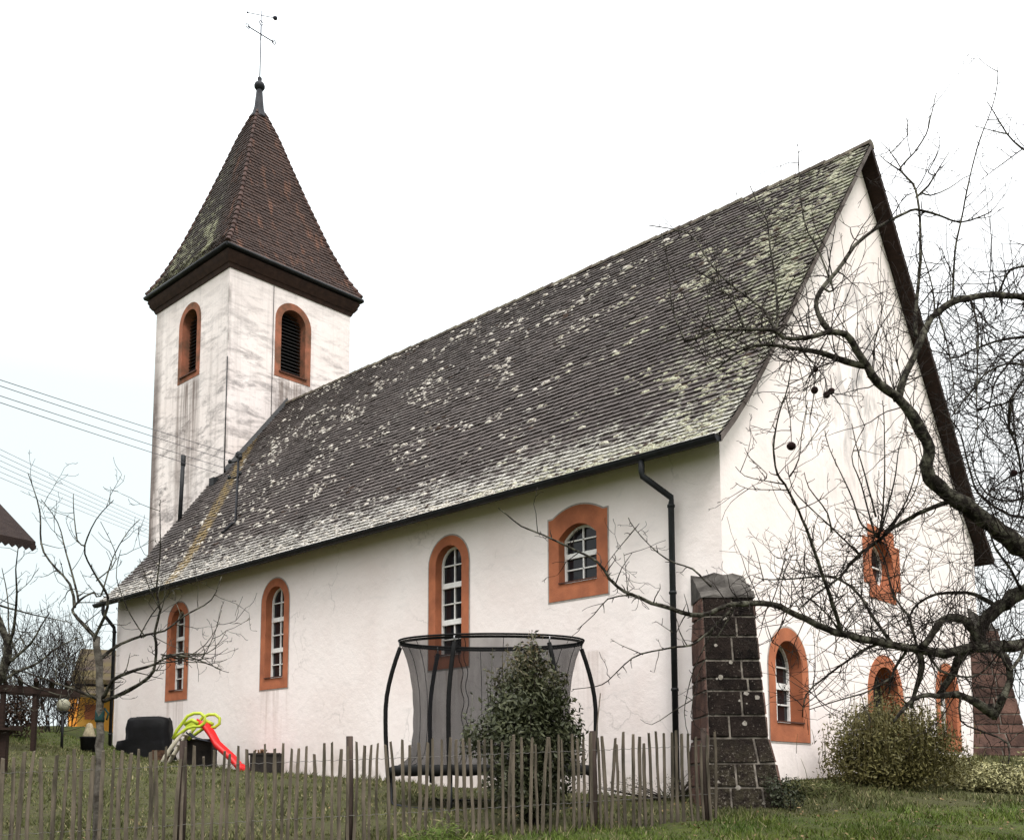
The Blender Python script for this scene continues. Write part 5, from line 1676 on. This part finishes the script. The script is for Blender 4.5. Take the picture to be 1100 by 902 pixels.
# --- bare shrubs far left
def bare_shrub(px, py, d, h, wd, n, seed, label):
    T = Tree(d, seed); r = T.r
    b = at(px, py, d); b.z = gz(b.x, b.y)
    th = thing('bare_shrub', b, label, 'shrub', 'bare shrubs in front of the far cottage')
    acc = []
    for i in range(n):
        a = r.uniform(0, 2 * math.pi); q = b + Vector((math.cos(a), math.sin(a), 0)) * r.uniform(0, .25) * wd
        T.shoot(q, Vector((math.cos(a) * wd * .35, math.sin(a) * wd * .35, 1)), h * r.uniform(.6, 1.05), r.uniform(.012, .02), 2, .25, .10, acc)
    mb = MB()
    for pts, rad in acc: mb.tube(pts, [max(.005, q) for q in rad], 4)
    mb.build('stems', M['twig'], th)
bare_shrub(56, 787, 30, 3.3, 1.0, 13, 3, 'tall bare shrub with fanned upright stems behind the globe lamp')
bare_shrub(30, 795, 33, 3.0, 1.1, 11, 4, 'bare shrub with loose stems behind the pergola posts')
bare_shrub(75, 784, 36, 3.2, .7, 6, 6, 'bare shrub with thin stems right of the globe lamp before the cottage')
bare_shrub(4, 800, 30, 2.8, 1.2, 12, 8, 'tangled bare shrub under the pergola at the left edge')

# ------------------------------------------------------------------ leafy shrubs
def leaf(mb, c, nrm, size, r_, asp=.42):
    t = nrm.orthogonal().normalized(); t.rotate(Matrix.Rotation(r_.uniform(0, 6.28), 3, nrm)); u = nrm.cross(t)
    L, Wd = size, size * asp
    p = [c, c + t * L * .5 + u * Wd * .5 + nrm * L * .06, c + t * L, c + t * L * .5 - u * Wd * .5 + nrm * L * .06]
    mb.add(p, [(0, 1, 2, 3)])
def leafy(name, base, blobs, n, size, mat, label, cat, stems, seed, group=None, wisps=0, shell=.55, asp=.42, updir=.3):
    """blobs: (dx, dy, z, rx, rz) in the level view frame"""
    r_ = random.Random(seed)
    th = thing(name, base, label, cat, group)
    mb = MB()
    tot = sum(b[3] ** 2 * b[4] for b in blobs)
    for dx, dy, z, rx, rz in blobs:
        k = int(n * rx * rx * rz / tot)
        lumps = [(Vector((r_.gauss(0, 1), r_.gauss(0, 1), r_.gauss(0, 1))).normalized(), r_.uniform(.15, .45)) for _ in range(9)]
        for i in range(k):
            v = Vector((r_.gauss(0, 1), r_.gauss(0, 1), r_.gauss(0, 1))).normalized()
            rad = (shell + (1 - shell) * r_.random() ** .6)
            bulge = 1 + max(0, max(v.dot(l) - .72 for l, s_ in lumps)) * 1.2 - .17 + r_.gauss(0, .09)
            rad *= bulge
            c = base + RH * (dx + v.x * rx * rad) + FH * (dy + v.y * rx * rad) + Vector((0, 0, z + v.z * rz * rad))
            nrm = (v + Vector((r_.gauss(0, .6), r_.gauss(0, .6), r_.gauss(updir, .6)))).normalized()
            leaf(mb, c, nrm, size * r_.uniform(.6, 1.3), r_, asp)
    for i in range(wisps):
        q = base + RH * r_.gauss(0, .6) + FH * r_.uniform(-.85, .3) + Vector((0, 0, r_.uniform(.05, .95)))
        h_ = r_.uniform(.3, .95); ln_ = RH * r_.gauss(0, .10)
        if abs((q - base).dot(RH)) > .9: h_ *= .5
        mb.tube([q, q + Vector((0, 0, h_ * .55)) + ln_ * .4, q + Vector((0, 0, h_)) + ln_], [.006, .005, .003], 3, mi=1)
    mb.build('foliage', [mat, M['olive_stem']], th)
    mb = MB()
    T = Tree(10, seed); acc = []
    for i in range(stems):
        b = r_.choice(blobs)
        tip = base + RH * (b[0] + r_.gauss(0, .4) * b[3]) + FH * (b[1] + r_.gauss(0, .4) * b[3]) + Vector((0, 0, b[2] + r_.uniform(-.3, .9) * b[4]))
        p0 = base + RH * r_.gauss(0, .05) + FH * r_.gauss(0, .05)
        p0.z -= .05
        mid = p0.lerp(tip, .5) + RH * r_.gauss(0, .08)
        mb.tube([p0, mid, tip], [.014, .009, .003], 5)
    mb.build('stems', M['twig'], th)
    return th
b = at(572, 872, 14.3); b.z = gz(b.x, b.y)
K = 14.3 / F_PX
H = lambda py: (842 - py) * K - b.z
lau = leafy('evergreen_shrub', b, [(.0, 0, H(800), .66, .75), (-.05, 0, H(758), .60, .45), (-.05, 0, H(728), .45, .32), (-.06, .05, H(706), .26, .34), (.30, 0, H(738), .25, .3), (-.42, .05, H(772), .34, .38), (.48, 0, H(792), .32, .45),
      (-.75, -.05, H(792), .30, .26), (-.45, 0, H(730), .16, .24), (.02, 0, H(695), .14, .25), (-.05, 0, H(850), .62, .42)], 15500, .085, M['laurel'], 'bushy dark evergreen shrub growing in front of the trampoline', 'shrub', 46, 11, shell=.25)
# leading shoots with leaves
mb = MB(); r_ = random.Random(2)
for px, py, h in ((560, 684, .22), (571, 676, .25), (545, 690, .2), (529, 697, .25), (540, 700, .2), (590, 704, .25), (588, 700, .2), (600, 715, .2), (522, 715, .2), (623, 757, .15), (500, 764, .2), (508, 745, .25)):
    t = at(px, py, 14.3); q = t - Vector((r_.gauss(0, .05), 0, h * 3.0))
    mb.tube([q, t], [.005, .002], 4)
    for i in range(16):
        c = q.lerp(t, r_.random() ** .7); nrm = Vector((r_.gauss(0, 1), r_.gauss(0, 1), .5)).normalized(); leaf(mb, c, nrm, .06 * r_.uniform(.6, 1.2), r_)
mb.build('shoots', M['laurel'], lau)

b = at(958, 850, 18.3); b.z = gz(b.x, b.y)
leafy('broad_shrub', b, [(0, 0, .70, 1.05, .80), (-.45, 0, .80, .65, .78), (.45, 0, .7, .75, .75), (-.1, .1, 1.2, .62, .50), (.95, .1, .5, .5, .55), (-.85, 0, .45, .40, .5), (0, -.1, .3, 1.1, .4)], 23000, .082, M['olive_leaf'],
      'broad olive green shrub below the gable portal of the church', 'shrub', 50, 13, wisps=420, shell=.12, asp=.33, updir=.2)
b = at(1062, 853, 19.0); b.z = gz(b.x, b.y)
leafy('low_shrub', b, [(0, 0, .26, .5, .34), (-.5, .1, .36, .42, .42), (.55, -.1, .22, .5, .30), (1.15, .1, .42, .42, .48), (.25, -.25, .16, .55, .24), (-.2, -.2, .2, .4, .22), (1.8, 0, .3, .5, .4)], 8500, .075, M['variegated_leaf'],
      'low spreading variegated yellow shrub at the right edge below the sandstone buttress', 'shrub', 30, 17, shell=.4)
b = at(845, 866, 15.6); b.z = gz(b.x, b.y)
leafy('ivy_clump', b, [(0, 0, .2, .28, .3), (-.15, .05, .35, .18, .2)], 900, .05, M['ivy'], 'dark ivy clump at the right foot of the sooty buttress', 'plant', 8, 19, shell=.3, asp=.7)
b = at(725, 845, 17.2); b.z = gz(b.x, b.y)
leafy('weed_clump', b, [(0, 0, .2, .35, .28), (-.7, 0, .2, .4, .26), (.45, -.1, .25, .3, .35), (-1.3, 0, .15, .35, .2)], 1500, .05, M['weed'], 'withered weeds along the wall foot behind the right end of the palings', 'weeds', 40, 23, shell=.2, asp=.25)
# ivy leaves low on the dark buttress: small ferns at its foot
b = at(890, 852, 17.0); b.z = gz(b.x, b.y)
leafy('grass_tussock', b, [(0, 0, .10, .5, .16), (-.5, 0, .1, .4, .14)], 1400, .10, M['blade'], 'long grass tussock between the buttress and the olive shrub', 'grass tuft', 6, 29, shell=.1, asp=.12)
b = at(478, 905, 12.3); b.z = gz(b.x, b.y)
leafy('grass_tussock', b, [(0, 0, .10, .30, .20), (-.35, .05, .08, .25, .16), (.4, 0, .07, .25, .15)], 1900, .13, M['blade'], 'long straggly grass tussock at the picture bottom before the palings', 'grass tuft', 6, 31, shell=.1, asp=.08)

b = at(8, 800, 26); b.z = gz(b.x, b.y)
leafy('hedge', b, [(x_, r2.uniform(-.2, .2), .55 + r2.uniform(-.1, .12), .5, .72 + r2.uniform(-.12, .12)) for x_ in (-2.4, -1.8, -1.2, -.6, 0, .45)], 5000, .10, M['hedge_leaf'], 'dark brown hedge behind the pergola posts at the left edge', 'hedge', 40, 53, shell=.2)
# bamboo cane leaning by the trampoline
p0 = at(631, 842, 15.2); p0.z = gz(p0.x, p0.y); p1 = at(645, 744, 15.2)
mb = MB(); mb.tube([p0, p0.lerp(p1, .5), p1], [.012, .011, .009], 6)
o = mb.build('garden_cane', M['picket'])
props(o, 'thin wooden cane leaning upright beside the right trampoline pole', 'cane')

# ------------------------------------------------------------------ grass
def build_grass():
    rr = np.random.RandomState(11)
    P = []
    # sample in depth / lateral space so that near turf is denser
    n = 150000
    d = 10.2 + (30 - 10.2) * rr.rand(n) ** 1.5
    lat = (rr.rand(n) * 1.14 - .57) * d
    xy = np.array([CAM.x, CAM.y]) + np.outer(d, [FH.x, FH.y]) + np.outer(lat, [RH.x, RH.y])
    keep = ~((xy[:, 0] > -.03) & (xy[:, 1] > -.03))
    xy = xy[keep]; d = d[keep]
    n = len(xy)
    z = gz_arr(xy)
    side = xy[:, 0] * .434 + xy[:, 1] * .901
    inside = side > -2.1
    near_f = np.abs(side + 2.15) < .35
    h = np.where(inside, .045, .06) * (.5 + rr.rand(n)) + near_f * .06 * rr.rand(n)
    # longer grass by the wall and shrubs
    wallm = (np.abs(xy[:, 0]) < .5) & (xy[:, 1] > -1)
    h = h + wallm * .10 * rr.rand(n) + ((xy[:, 1] > -2.2) & (xy[:, 0] > .3)) * .08 * rr.rand(n)
    pn = np.sin(xy[:, 0] * 2.1 + 1.3 * np.sin(xy[:, 1] * 1.7)) + np.sin(xy[:, 1] * 2.9 + 1.9 * np.sin(xy[:, 0] * 1.3)) + .8 * np.sin(xy[:, 0] * 6.3 + xy[:, 1] * 5.1 + 2 * np.sin(xy[:, 1] * 3.7))
    h = h * np.clip(.85 + .38 * pn, .25, 2.0)
    wdt = (.006 + .006 * rr.rand(n)) * (1 + (d - 10) * .05)
    a = rr.rand(n) * 2 * np.pi
    lean = rr.normal(0, .55, (n, 2)) * h[:, None]
    v = np.zeros((n, 3, 3))
    v[:, 0, :2] = xy + np.stack([np.cos(a), np.sin(a)], 1) * wdt[:, None]; v[:, 1, :2] = xy - np.stack([np.cos(a), np.sin(a)], 1) * wdt[:, None]
    v[:, 0, 2] = z - .015; v[:, 1, 2] = z - .015
    v[:, 2, :2] = xy + lean; v[:, 2, 2] = z + h
    me = bpy.data.meshes.new('grass')
    me.vertices.add(n * 3); me.vertices.foreach_set('co', v.ravel())
    me.loops.add(n * 3); me.loops.foreach_set('vertex_index', np.arange(n * 3))
    me.polygons.add(n); me.polygons.foreach_set('loop_start', np.arange(0, n * 3, 3)); me.polygons.foreach_set('loop_total', np.full(n, 3))
    me.materials.append(M['blade'])
    me.update(calc_edges=True); me.validate()
    o = bpy.data.objects.new('grass', me); COL.objects.link(o)
    props(o, 'short winter grass covering the lawn in front of the church', 'grass', kind='stuff')
build_grass()

def build_litter():
    r_ = random.Random(41)
    mb = MB()
    for i in range(420):
        d = r_.uniform(11.5, 17); lat = r_.uniform(-.45, .52) * d
        if r_.random() < .5: lat = r_.uniform(.1, .52) * d
        q = Vector((CAM.x, CAM.y, 0)) + FH * d + RH * lat
        if q.x > -.3 and q.y > -.3: continue
        q.z = gz(q.x, q.y) + r_.uniform(.02, .06)
        leaf(mb, q, Vector((r_.gauss(0, .4), r_.gauss(0, .4), 1)).normalized(), r_.uniform(.04, .075), r_, .6)
    props(mb.build('fallen_leaves', M['dead_leaf']), 'brown fallen leaves scattered over the lawn', 'leaves', kind='stuff')
build_litter()
